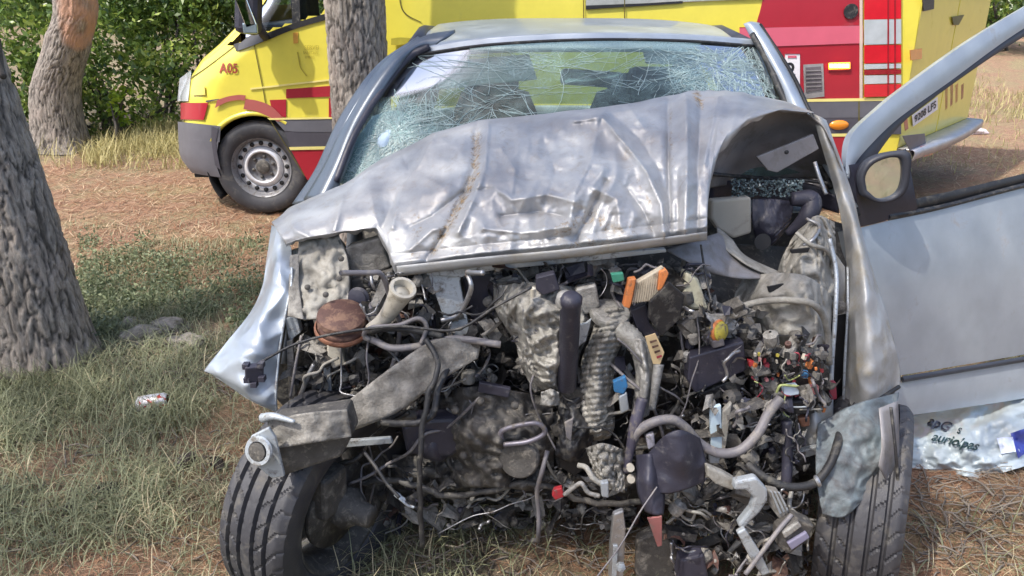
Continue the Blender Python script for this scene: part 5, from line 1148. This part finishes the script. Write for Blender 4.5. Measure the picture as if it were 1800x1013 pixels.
def apatch(name, rows, mat, nu=16, nv=8, off=.004, parent=None, thick=.004, label=None):
    Gd = patch_pts([[(*p, 0) for p in r] for r in rows], nu, nv); V = [amb_pt(g[0], g[1], off) for g in Gd]
    return split_edges(mk(name, V, grid_faces(nu, nv), mat, parent or amb, thick=thick, off=0, label=label))
def aq(name, a, b, c, d, mat, off=.004, **k): return apatch(name, [[a, b], [d, c]], mat, 14, 6, off, **k)   # corners: top left, top right, bottom right, bottom left
# lower cladding
aq('bumper_side', (313, 214), (388, 222), (386, 250), (314, 250), a_grey, .012)
apatch('front_bumper', [[(314, 246), (345, 246), (384, 250)], [(318, 276), (345, 280), (380, 285)], [(338, 304), (360, 308), (388, 312)]], a_grey, 14, 12, .014)
apatch('door_cladding', [[(478, 206), (520, 208), (600, 208)], [(500, 230), (530, 232), (600, 232)]], a_grey, 16, 8, .010)
apatch('sill_cladding', [[(500, 231), (540, 232), (600, 232)], [(512, 262), (545, 262), (600, 260)]], a_drk, 16, 8, .008)
aq('sill_line', (508, 259), (600, 257), (600, 262), (510, 264), a_line, .012)
aq('red_sill_panel', (512, 265), (600, 263), (600, 330), (540, 316), a_red, .006)
aq('red_bumper_corner', (318, 181), (366, 181), (358, 211), (318, 210), a_red, .012)
aq('headlamp', (316, 138), (336, 124), (331, 178), (312, 178), lensw, .008)
aq('side_marker_lamp', (338, 154), (360, 152), (361, 167), (339, 168), M('clear_amber_lens', (.62, .5, .12), .3, 0, .1), .014)
aq('wing_crease', (362, 177), (385, 174), (384, 176), (362, 180), a_drk, .008)
apatch('bonnet_seam', [[(330, 140), (360, 120), (392, 96), (412, 80)], [(330, 142), (360, 122), (392, 98), (412, 83)]], a_seam, 20, 3, .004, thick=.001)
# checker and door
aq('red_square', (503, 157), (582, 151), (582, 170), (503, 173), a_red); aq('red_square', (474, 176), (503, 175), (503, 207), (480, 200), a_red); aq('red_square', (578, 172), (600, 172), (600, 206), (578, 206), a_red)
aq('checker_line', (440, 155), (582, 139), (582, 142), (440, 158), a_line, .006)
aq('checker_line', (470, 208), (600, 206), (600, 209), (474, 211), a_line, .014)
for pl in ([(446, 80), (452, 110), (462, 160), (470, 205)], [(470, 205), (505, 262), (535, 310)]):
    apatch('door_gap', [[p for p in pl], [(p[0] + 1.6, p[1]) for p in pl]], a_seam, 20, 3, .006, thick=.001)
for pts, mt in (((([(382, 176), (400, 170), (420, 167), (432, 168)]), [(378, 190), (398, 180), (418, 176), (430, 177)]), a_worn), (([(432, 174), (455, 178), (478, 188), (500, 210)], [(428, 192), (450, 196), (474, 206), (488, 214)]), a_worn)):
    apatch('arch_reflector', [list(pts[0]), list(pts[1])], mt, 20, 6, .012)
# wheel arch lip and well
cen = np.array(WC)
V = []; NA = 60
for k in range(NA):
    a = math.pi * (.97 - .66 * k / (NA - 1))
    for r_, dy in ((.385, .06), (.385, -.004), (.392, -.014), (.412, -.012), (.42, .0)):
        x = cen[0] + math.cos(a) * r_; z = cen[2] + math.sin(a) * r_; V.append((x, ysurf(x, max(z, .36)) + dy, z))
mk('arch_lip', V, grid_faces(5, NA), a_yel, amb)
V = []
for k in range(NA):
    a = math.pi * (1.2 - 1.4 * k / (NA - 1)); x = cen[0] + math.cos(a) * .40; z = max(.1, cen[2] + math.sin(a) * .40); V += [(x, AY + .03, z), (x, AY + .5, z)]
mk('wheel_well', V, grid_faces(2, NA), blackm, amb, thick=.01)
mk('well_back', [(cen[0] - .5, AY + .5, .1), (cen[0] + .5, AY + .5, .1), (cen[0] + .5, AY + .5, .8), (cen[0] - .5, AY + .5, .8)], [(0, 1, 2, 3)], blackm, amb)
apatch('arch_cladding', [[(372, 222), (384, 226)], [(372, 250), (380, 255)], [(378, 290), (388, 300)]], a_drk, 6, 12, .016)
# wheels (front one shows; the others stand under the body)
def amb_wheel(c, side=-1):
    wh = empty('wheel', tuple(Vector(c) - amb.location)); wh.parent = amb
    rz = Matrix.Rotation(math.pi / 2, 3, 'Z')
    V, F = wheel_mesh(.345, .22, .215, nseg=144); mk('tyre', place(V, c, rz), F, tyre_m, wh)
    whm = M('silver_wheel_paint', (.2, .2, .215), .5, .3, .1, dirt=(.12,.11,.1), dscale=30); bandm = M('bright_hole_band', (.55, .55, .57), .4, .3, .05)
    P_ = [(.222, -.10), (.214, -.094), (.205, -.075), (.198, -.04), (.165, -.035), (.152, -.045), (.128, -.062), (.12, -.066), (.108, -.06), (.1, -.045), (.06, -.045), (.045, -.06), (.001, -.062)]
    V, F = lathe_x([(r, -x * 1.0) for r, x in P_], 72); mk('rim', place(V, c, Matrix.Rotation(-math.pi / 2, 3, 'Z') ), F, whm, wh)
    base = Vector(c)
    V, F = lathe_geo([(.2, .034), (.196, .042), (.155, .044), (.15, .038)], base, (0, -1, 0), 60); mk('hole_band', V, F, bandm, wh, thick=.002)
    dk = MB(); bl = MB()
    for i in range(16):
        a = 2 * math.pi * i / 16; p = base + Vector((math.cos(a) * .175, -.0465, math.sin(a) * .175)); g_ = lathe_geo([(.001, .004), (.0155, .004), (.0175, 0), (.0175, -.01)], p, (0, -1, 0), 14); mk('vent_hole', g_[0], g_[1], blackm, wh)
    for i in range(6):
        a = 2 * math.pi * i / 6 + .3; p = base + Vector((math.cos(a) * .078, -.05, math.sin(a) * .078)); g_ = lathe_geo([(.012, -.01), (.012, .008), (.007, .012), (.001, .012)], p, (0, -1, 0), 8); mk('wheel_bolt', g_[0], g_[1], darkm, wh)
    
    V, F = lathe_geo([(.15, .034), (.15, .048), (.124, .068), (.112, .068), (.108, .055)], base, (0, -1, 0), 60); mk('bright_ring', V, F, M('bright_rim_ring', (.75, .75, .78), .35, .3, .03), wh, thick=.003)
    V, F = lathe_geo([(.001, .066), (.04, .066), (.05, .06), (.055, .045)], base, (0, -1, 0), 30); mk('hub_cap', V, F, darkm, wh)
amb_wheel(WC)
amb_wheel((WC[0] + 3.9, AY + .12, .35))
mk('chassis', *[(box_geo((AX0 + 1.9, AY + 1.0, .32), (5.0, 1.4, .2)))[k] for k in (0, 1)], blackm, amb, smooth=False)
# cab glass, mirror
def win_pt(px, py, off): return amb_pt(px, py, off)
apatch('cab_window', [[(440, -130), (500, -140), (600, -150)], [(432, 66), (500, 50), (600, 22)]], g_clear, 14, 14, -.012, thick=0)
apatch('window_rail', [[(411, 78), (440, 70), (470, 58), (520, 40), (600, 16)], [(415, 90), (445, 80), (472, 70), (522, 50), (600, 28)]], blackm, 24, 5, .008)
apatch('window_post', [[(512, -130), (526, -130)], [(512, -40), (526, -40)], [(514, 52), (528, 48)]], plast, 5, 12, .006)
apatch('quarter_panel', [[(420, 78), (445, 60), (470, 56)], [(418, 90), (445, 80), (470, 70)]], trim, 12, 6, .012)
mm = mk('wing_mirror', *[(box_geo(at(437, 14, AY - .16), (.17, .12, .34), Matrix.Rotation(R(8), 3, 'Y')))[k] for k in (0, 1)], plasb, amb, smooth=False, bevel=.04)
V, F = box_geo(at(432, 20, AY - .225), (.075, .01, .2), Matrix.Rotation(R(-16), 3, 'Y')); mk('mirror_glass', V, F, mirror_m, mm, smooth=False, bevel=.01)
V, F = tube_geo([at(455, 45, AY - .12), at(462, 60, AY - .03), at(468, 66, AY)], .03, 8); mk('mirror_arm', V, F, plasb, mm)
V, F = box_geo(at(440, 50, AY - .22), (.1, .02, .07)); mk('lower_mirror_glass', V, F, M('pale_mirror', (.4, .5, .58), .15, .6), mm, smooth=False, bevel=.01)
sx, sy = at(500, 30, AY + .5)[0], AY + .55
V, F = box_geo((sx + .15, sy, 1.35), (.14, .4, .5)); mk('cab_seat', V, F, fabric, amb, smooth=False, bevel=.06)
V, F = tube_geo([(sx - .28 + .03 * math.sin(a), sy + .2 * math.cos(a), 1.42 + .18 * math.sin(a)) for a in np.linspace(0, 6.28, 24)], .018, 8); mk('cab_steering_wheel', V, F, blackm, amb)
V, F = box_geo((AX0 + .15, AY + 1.0, 1.2), (.5, 1.6, .3)); mk('cab_dashboard', V, F, plast, amb, smooth=False, bevel=.05)
mk('cab_bulkhead', [(AX0 + 1.35, AY + .06, .5), (AX0 + 1.35, AY + 1.9, .5), (AX0 + 1.35, AY + 1.9, 2.4), (AX0 + 1.35, AY + .06, 2.4)], [(0, 1, 2, 3)], trim, amb, thick=.02)
# side details
def amb_text(name, s, cx, cy, h, mat, off=.007, sk=0.0, parent=None, rot=0, wide=1.0, bold=.0):
    return text_mesh(name, s, lambda x, y: amb_pt(cx + (x * math.cos(rot) + y * math.sin(rot)) * h * wide, cy - (y * math.cos(rot) - x * math.sin(rot)) * h, off), mat, parent or amb, 1, bold)
amb_text('fleet_number', 'A05', 402, 121, 24, M('brown_red_print', (.32, .05, .03), .5), wide=.82, bold=.02, rot=.03)
emb = M('faint_print', (.42, .34, .03), .5); emo = M('orange_print', (.6, .3, .04), .5)
aq('door_crest', (515, 58), (524, 57), (524, 76), (516, 77), emo)
amb_text('door_print', 'SERVEI', 548, 84, 10, emb, wide=.9); amb_text('door_print', 'SANITARI', 546, 93, 7, emb, wide=.9); amb_text('door_print', 'EMERG.', 545, 101, 6, emb, wide=.9)
apatch('crest_curve', [[(522, 92), (525, 108), (528, 120), (538, 134)], [(524, 92), (527, 108), (530, 120), (540, 133)]], emb, 16, 3, .005)
apatch('door_handle', [[(688, 68), (705, 66), (728, 68)], [(688, 79), (705, 79), (728, 76)]], M('yellow_handle', (.4, .34, .04), .4), 12, 6, .03, thick=.02)
apatch('sliding_door_gap', [[(700, -60), (702, 0), (712, 25), (740, 40)], [(702, -60), (704, 0), (714, 24), (741, 39)]], a_seam, 20, 3, .005, thick=.001)
sw = aq('side_window', (1030, -120), (1200, -122), (1200, 6), (1030, 16), M('dark_side_glass', (.1, .1, .12), .1, .2, .1), .006)
aq('window_slider', (1030, -2), (1340, -14), (1342, -2), (1030, 10), M('grey_rail', (.45, .45, .42), .4, .4), .012); aq('slider_shadow_rail', (1030, 12), (1200, 2), (1200, 6), (1030, 17), blackm, .012)
for x in (1025, 1097): aq('panel_gap', (x, -100), (x + 2, -100), (x + 2, 38), (x, 38), a_seam, .014, thick=.001)
# red rear quarter
apatch('red_rear_panel', [[(1352, -120), (1420, -120), (1517, -120)], [(1342, -10), (1420, -10), (1517, -10)], [(1328, 48), (1420, 48), (1517, 44)]], a_red, 24, 14, .004)
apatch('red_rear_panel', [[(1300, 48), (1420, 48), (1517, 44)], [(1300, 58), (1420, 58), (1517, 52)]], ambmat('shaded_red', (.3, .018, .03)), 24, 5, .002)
aq('swage_sheen', (1300, 50), (1517, 45), (1517, 76), (1300, 84), a_pink, .010)  # lighter pink reflection painted as a band on the red side
aq('red_lower_quarter', (1300, 82), (1517, 75), (1517, 176), (1300, 178), a_red, .004)
aq('trim_line', (1300, 176), (1582, 172), (1582, 177), (1300, 181), a_line, .012)
aq('rear_cladding', (1300, 180), (1584, 177), (1584, 206), (1300, 209), a_grey, .010)
aq('rear_cladding', (1300, 208), (1584, 205), (1584, 236), (1300, 238), a_drk, .008)
aq('cladding_gap', (1509, 178), (1511, 178), (1511, 236), (1509, 236), a_seam, .015, thick=.001)
aq('red_sill_square', (1400, 240), (1490, 239), (1488, 292), (1400, 296), a_red, .006)
aq('square_border', (1400, 236), (1492, 235), (1492, 240), (1400, 241), a_line, .010); aq('square_border', (1487, 238), (1492, 238), (1490, 294), (1485, 294), a_line, .010); aq('square_border', (1400, 290), (1490, 289), (1490, 296), (1400, 297), a_line, .010)
aq('body_seam_strip', (1511, -60), (1516, -60), (1516, 174), (1511, 174), ambmat('pale_seam', (.62, .5, .42)), .012)
aq('rear_sill', (1100, 238), (1400, 238), (1400, 292), (1100, 296), a_yel, .002)
lathe('fuel_flap_lock', [(.001, -.002), (.036, -.002), (.046, .0), (.05, .006), (.05, .01)], (0, 0, 0), (0, -1, 0), plast, amb, 24, px=False); bpy.context.scene.objects
fo = [o for o in amb.children if o.name.startswith('fuel_flap_lock')][0]; fo.location = Vector(amb_pt(1495, 20, .01)); fo.location -= amb.location; 
for v in fo.data.vertices: v.co += amb.location - Vector((0, 0, 0))
sg = aq('number_sign', (1380, 93), (1406, 93), (1406, 166), (1380, 166), a_white, .010)
amb_text('sign_figure', '2', 1390, 124, 34, blackm, .014, parent=sg, bold=.02); aq('sign_mark', (1385, 98), (1400, 98), (1400, 102), (1385, 102), a_pink, .014, parent=sg)
aq('sign_border', (1380, 93), (1406, 93), (1406, 95), (1380, 95), a_red, .0145, parent=sg)
gr = aq('side_grille', (1412, 114), (1447, 112), (1449, 170), (1414, 174), M('grille_frame', (.4, .38, .38), .4, .4), .012)
aq('grille_core', (1416, 119), (1443, 117), (1445, 158), (1417, 162), M('grille_core', (.14, .12, .13), .5, .2, .3, bump=.6), .018, parent=gr)
for i in range(5): aq('grille_bar', (1417, 124 + i * 7), (1444, 123 + i * 7), (1444, 125 + i * 7), (1417, 126 + i * 7), M('grille_bar', (.24, .22, .22), .4) if i == 0 else bpy.data.materials['grille_bar'], .022, parent=gr)
fl_ = aq('flashing_light', (1456, 109), (1496, 108), (1496, 124), (1456, 125), redd, .012)
aq('light_lens', (1457, 111), (1494, 110), (1494, 121), (1457, 122), amber_on, .02, parent=fl_)
for i in range(5): aq('led', (1459 + i * 7, 113), (1464 + i * 7, 113), (1464 + i * 7, 119), (1459 + i * 7, 119), amber_hot, .026, parent=fl_)
V, F = lathe_geo([(.001, .016), (.05, .014), (.068, .006), (.07, 0)], (0, 0, 0), (0, -1, 0), 30)
c0 = Vector(amb_pt(1475, 220, .01)); mk('oval_side_lamp', [(c0.x + v[0], c0.y + v[1], c0.z + v[2] * .5) for v in V], F, amber, amb)
# tail lamp column
tl = empty('tail_lamp', tuple(Vector(amb_pt(1551, 100)) - amb.location)); tl.parent = amb
for nm, y0, y1, mt in (('red_lens', -60, 35, lensr), ('clear_lens', 35, 79, lensw), ('red_lens', 80, 112, lensr), ('clear_lens', 113, 122, lensw), ('red_lens', 123, 132, lensrd), ('clear_lens', 133, 148, lensw), ('red_lens', 149, 171, lensr)):
    aq(nm, (1519, y0), (1584, y0 - 1), (1584, y1 - 2), (1519, y1), mt, .022, parent=tl)
for x in (1560, 1572): aq('lens_rib', (x, -60), (x + 2.5, -60), (x + 2.5, 168), (x, 168), lensrd, .027, parent=tl)
# rear face: doors, plate, chevrons, bumper
RA = Vector((AR, AY + .02, 0)); RB = Vector(at(1702, 190, 7.25)); RB.z = 0
rn = Vector((RB.y - RA.y, -(RB.x - RA.x), 0)).normalized()
def rear_pt(px, py, off=0.0): return tuple(Vector(on_plane(px, py, RA, rn)) + rn * off)
def rpatch(name, rows, mat, nu=12, nv=8, off=.0, thick=.004, parent=None, label=None):
    Gd = patch_pts([[(*p, 0) for p in r] for r in rows], nu, nv); V = [rear_pt(g[0], g[1], off) for g in Gd]
    return split_edges(mk(name, V, grid_faces(nu, nv), mat, parent or amb, thick=thick, off=0, label=label))
def rq(name, a, b, c, d, mat, off=.004, **k): return rpatch(name, [[a, b], [d, c]], mat, 8, 6, off, **k)
def rear_quad(name, u0, u1, z0, z1, mat, off=0, thick=.02):
    a = RA.lerp(RB, u0); b = RA.lerp(RB, u1); V = [(a.x, a.y, z0), (b.x, b.y, z0), (b.x, b.y, z1), (a.x, a.y, z1)]; V = [tuple(Vector(v) + rn * off) for v in V]
    return mk(name, V, [(0, 1, 2, 3)], mat, amb, smooth=False, thick=thick, off=0, bevel=.004)
rd1 = rear_quad('rear_door', 0, .49, .50, 2.6, a_yel); rd2 = rear_quad('rear_door', .5, 1, .50, 2.6, a_yel)
far = Vector((AR, AY + 1.95, 0))
mk('rear_corner', [(RB.x, RB.y, .4), (RB.x, RB.y, 2.6), (far.x, far.y, 2.6), (far.x, far.y, .4)], [(0, 1, 2, 3)], a_yel, amb, smooth=False, thick=.02)
mk('rear_roof', [(RA.x, RA.y, 2.6), (RB.x, RB.y, 2.6), (far.x, far.y, 2.6)], [(0, 1, 2)], a_yel, amb, smooth=False, thick=.02)
pl = rq('number_plate', (1598, 203), (1643, 170), (1643, 192), (1600, 222), a_white, .02)
text_mesh('plate_text', '9208 LFS', lambda x, y: rear_pt(1620.5 + x * 10.3, 196.5 - x * 7.4 - y * 17, .026), blackm, pl, 1, .02)
rq('plate_band', (1586, 212), (1592, 207), (1594, 226), (1588, 230), a_red, .01)
for i, x in enumerate((1659, 1668, 1677, 1687)): rq('warning_stripe', (x, 150), (x + 5, 146), (x + 4, 190 - i * 6), (x, 194 - i * 6), a_red if i % 2 else ambmat('orange_stripe', (.6, .2, .04)), .008)
rq('amber_side_lamp', (1594, 88), (1615, 85), (1615, 103), (1595, 106), amber, .02)
rq('lock_cover', (1615, -4), (1637, -6), (1636, 16), (1618, 20), plast, .02); rq('door_pull', (1668, 30), (1690, 26), (1680, 44), (1671, 44), M('olive_pull', (.12, .11, .03), .5), .02)
rq('red_mark', (1647, -4), (1660, -5), (1660, 8), (1648, 10), a_red, .006)
rq('door_crease', (1660, -10), (1662, -11), (1660, 150), (1658, 152), a_seam, .006); rq('door_crease', (1628, 30), (1630, 30), (1628, 120), (1626, 122), a_seam, .004)
rq('grey_corner', (1560, 236), (1600, 232), (1606, 268), (1580, 274), a_grey, .10); rq('rear_red_lamp', (1588, 254), (1612, 247), (1610, 268), (1594, 272), lensr, .12)
# step bumper, a bent tread along the back
sb = [RA.lerp(RB, t) for t in np.linspace(0, 1.02, 16)]
V = []
for k, p in enumerate(sb):
    t = k / 15; ex = .12 + .05 * math.sin(math.pi * t)
    for o_, z in ((.0, .50), (ex, .50), (ex + .015, .485), (ex + .01, .43), (.02, .36)): q = p + rn * o_; V.append((q.x, q.y, z))
mk('rear_step', V, grid_faces(5, 16), M('worn_aluminium_step', (.42, .42, .46), .4, .6, .15, bump=.3), amb, thick=.006)

# ------------------------------------------------------------------ small things on the ground
def gpt(px, py): g = ground_at(px, py); return Vector((g[0], g[1], gz(g[0], g[1])))
g = gpt(272, 722)
can = empty('drink_can', tuple(g), label='dented red and white drink can lying in the grass', cat='can')
cm, n, p = newmat('can_print'); co = objco(n); f = noise_n(n, co, 22, 2, .5, 1.2); n.links.new(mixc(n, ramp(n, f, .5, .54), (.75, .73, .74), (.6, .06, .05)), p.inputs['Base Color']); p.inputs['Metallic'].default_value = .4; p.inputs['Roughness'].default_value = .35
axc = Vector((.93, .1, .12)).normalized(); cc_ = g + Vector((0, 0, .034))
prof = [(.022, -.062), (.026, -.06), (.033, -.05), (.033, .048), (.028, .058), (.025, .062)]
V, F = lathe_geo(prof, cc_, axc, 32); V = [tuple(Vector(v) + Vector((0, 0, .005 * nz(v, 40)))) for v in V]; mk('can_body', V, F, cm, can, thick=.0006)
V, F = lathe_geo([(.001, -.057), (.022, -.058), (.025, -.062), (.027, -.06)], cc_, axc, 32); mk('can_base', V, F, M('can_aluminium', (.7, .7, .75), .3, .6, .05), can)
for i, (px, py, s, lab) in enumerate(((262, 602, .08, 'largest pale grey rock between the left tree and the fender'), (302, 584, .07, 'rounded grey rock right of the largest pale rock'), (332, 614, .065, 'small rock near the pointed fender tip'), (238, 576, .055, 'flat dark rock just behind the largest pale rock'))):
    g = gpt(px, py); bm = bmesh.new(); bmesh.ops.create_icosphere(bm, subdivisions=4, radius=1)
    V = []; 
    for v in bm.verts:
        q = v.co; k = 1 + .5 * noise.noise(q * 1.3 + Vector((i * 7, 0, 0))) + .3 * abs(noise.noise(q * 2.6)) + .1 * noise.noise(q * 7); V.append((g.x + q.x * s * k * 1.3, g.y + q.y * s * k, g.z + .2 * s + q.z * s * k * .65))
    F = [[v.index for v in f.verts] for f in bm.faces]; bm.free()
    o = mk('rock', [(v[0] - g.x, v[1] - g.y, v[2] - g.z) for v in V], F, rock_m); o.location = g; tag(o, lab, 'rock', 'rocks near the left tree')
cone_m = M('pine_cone_scales', (.09, .075, .065), .8, 0, .4, dirt=(.22, .19, .17), dscale=50)
def cone(px, py, s, rz, lab):
    g = gpt(px, py); root = empty('pine_cone', tuple(g), label=lab, cat='pine cone', group='pine cones in the grass')
    mb = MB(); ax = Vector((math.cos(rz), math.sin(rz), .15)).normalized(); a = ax.orthogonal().normalized(); b = ax.cross(a); c = g + Vector((0, 0, s * .42))
    for k in range(90):
        t = k / 90; an = k * 2.399; r = s * .42 * math.sin(math.pi * (.12 + .82 * t)) ; p = c + ax * (t - .5) * s * 1.5 + (a * math.cos(an) + b * math.sin(an)) * r * .7
        d = (a * math.cos(an) + b * math.sin(an)) * .9 + ax * .5; d.normalize(); sd2 = d.cross(ax).normalized(); L = s * .24; W_ = s * .13; u = d.cross(sd2)
        V = [tuple(p - sd2 * W_ * .5), tuple(p + sd2 * W_ * .5), tuple(p + d * L + sd2 * W_), tuple(p + d * L * 1.1 + u * s * .03), tuple(p + d * L - sd2 * W_), tuple(p + d * L * .9 + u * s * -.06)]
        mb.add((V, [(0, 1, 2, 3, 4), (4, 3, 5), (3, 2, 5)]))
    mb.build('scales', cone_m, root); V, F = lathe_geo([(.001, -s * .7), (s * .2, -s * .4), (s * .26, 0), (s * .16, s * .5), (.001, s * .7)], c, ax, 10); mk('core', V, F, cone_m, root)
cone(186, 872, .05, .4, 'dark pine cone lying leftmost in the lower left grass'); cone(325, 826, .055, 1.2, 'pine cone in the grass below the drink can'); cone(385, 826, .045, 2.4, 'pine cone beside the left front tyre'); cone(305, 725, .04, .2, 'small pine cone touching the drink can side'); cone(120, 905, .035, 1.8, 'small pine cone near the bottom left corner')
# stick
g = gpt(1720, 862); V, F = tube_geo(cr([gpt(1700, 850) + Vector((0, 0, .02)), gpt(1722, 862) + Vector((0, 0, .025)), gpt(1745, 880) + Vector((0, 0, .015))], 10), .004, 6)
o = mk('stick', [(v[0] - g.x, v[1] - g.y, v[2] - g.z) for v in V], F, twig_m); o.location = g; tag(o, 'pale broken stick on the needles below the plastic bag', 'stick')
# plastic bag under the door
bagm = M('translucent_bag', (.40, .46, .5), .35, 0, .12, coat=.3, bump=.2, bscale=30)
g = gpt(1690, 815)
bagr = empty('plastic_bag', tuple(g), label='crumpled pale plastic bag with printing under the open door', cat='bag')
BR = [[(1550, 742, 2.72), (1620, 728, 2.74), (1690, 712, 2.76), (1760, 690, 2.78), (1840, 672, 2.8)], [(1560, 778, 2.52), (1620, 768, 2.50), (1690, 756, 2.50), (1760, 742, 2.52), (1840, 722, 2.6)], [(1570, 805, 2.46), (1630, 805, 2.42), (1690, 808, 2.39), (1750, 800, 2.41), (1840, 775, 2.5)], [(1575, 822, 2.42), (1640, 826, 2.40), (1720, 840, 2.37), (1780, 826, 2.39), (1840, 808, 2.42)]]
Gb = patch_pts(BR, 80, 50); bY = []
V = []
for gq in Gb:
    p = at(*gq); y = gq[2] + .045 * noise.noise(Vector((gq[0] / 40, gq[1] / 22, 1))) + .02 * abs(noise.noise(Vector((gq[0] / 14, gq[1] / 11, 7)))); bY.append(y); V.append(at(gq[0], gq[1], y))
bY = np.array(bY)
bag = mk('bag_skin', V, grid_faces(80, 50), bagm, bagr, thick=.002, off=0)
def bag_pt(px, py, off=.004):
    d = (Gb[:, 0] - px) ** 2 + (Gb[:, 1] - py) ** 2; i = int(np.argmin(d)); return at(px, py, bY[i] - off)
inkm = M('dark_green_ink', (.03, .07, .08), .5); 
def btext(s, cx, cy, h, rot, mat, ital=.3, bold=.02, wide=1.0): return text_mesh('bag_print', s, lambda x, y: bag_pt(cx + (x * math.cos(rot) + y * math.sin(rot)) * h * wide, cy - (y * math.cos(rot) - x * math.sin(rot)) * h, .012), mat, bag, 1, bold, ital)
btext('auriolpas', 1678, 776, 23, .22, inkm, .4, .02); btext('apG', 1650, 745, 24, .35, M('faded_ink', (.12, .12, .16), .6), .3, .02); btext('S', 1685, 757, 14, .2, inkm); 
def bpoly(name, pts, mat, off=.008): 
    Gq = patch_pts([[(*p, 0) for p in r] for r in pts], 14, 8); return mk(name, [bag_pt(q[0], q[1], off) for q in Gq], grid_faces(14, 8), mat, bag)
bpoly('blue_print', [[(1776, 762), (1800, 754), (1826, 748)], [(1790, 806), (1805, 796), (1826, 790)]], M('royal_blue_ink', (.05, .07, .35), .4))
bpoly('label_patch', [[(1752, 770), (1780, 768)], [(1760, 798), (1786, 794)]], M('pale_lilac_label', (.6, .66, .85), .5), .01)
# shoe by the ambulance
g = gpt(1710, 240)
sh = empty('shoe', tuple(g), label='black and white striped trainer on the ground behind the ambulance', cat='shoe')
def shoe(c, L, rz):
    m3 = Matrix.Rotation(rz, 3, 'Z'); nu, nv = 20, 24; V = []
    for j in range(nv):
        t = j / (nv - 1); x = (t - .5) * L; w_ = .045 * (math.sin(math.pi * min(1, max(0, t * .94 + .04))) ** .35) * (1.1 if t > .6 else 1) * L / .28; h_ = (.10 - .07 * float(smooth01((t - .35) / .5))) * L / .28 * (math.sin(math.pi * min(.5, t * 3 + .12)) if t < .2 else 1) * (1 if t < .9 else (1 - t) * 8 + .2)
        for i in range(nu):
            a = math.pi * i / (nu - 1); V.append(tuple(c + m3 @ Vector((x, math.cos(a) * w_, max(0, math.sin(a)) ** .7 * h_ + .02))))
    return V, grid_faces(nu, nv)
L_ = .33; c_ = g + Vector((.0, 0, .0))
Vs, Fs = shoe(c_, L_, .15)
nF = len(Fs); half = [f for f in Fs if np.mean([Vs[k][0] for k in f]) < c_.x - .01]; oth = [f for f in Fs if f not in half]
mk('black_upper', Vs, half, blackm, sh, thick=.004); mk('white_toe', Vs, oth, M('shoe_white', (.75, .7, .72), .6, 0, .05), sh, thick=.004)
for k in range(4):
    x = c_.x - .02 - k * .028; Vt, Ft = tube_geo([(x - .02, c_.y - .055, .03), (x, c_.y - .05, .07), (x + .03, c_.y - .01, .10)], .006, 6); mk('stripe', Vt, Ft, a_white, sh)
V, F = box_geo(c_ + Vector((0, 0, .012)), (L_, .1, .024), Matrix.Rotation(.15, 3, 'Z')); mk('sole', V, F, M('shoe_sole', (.5, .42, .45), .7), sh, smooth=False, bevel=.01)
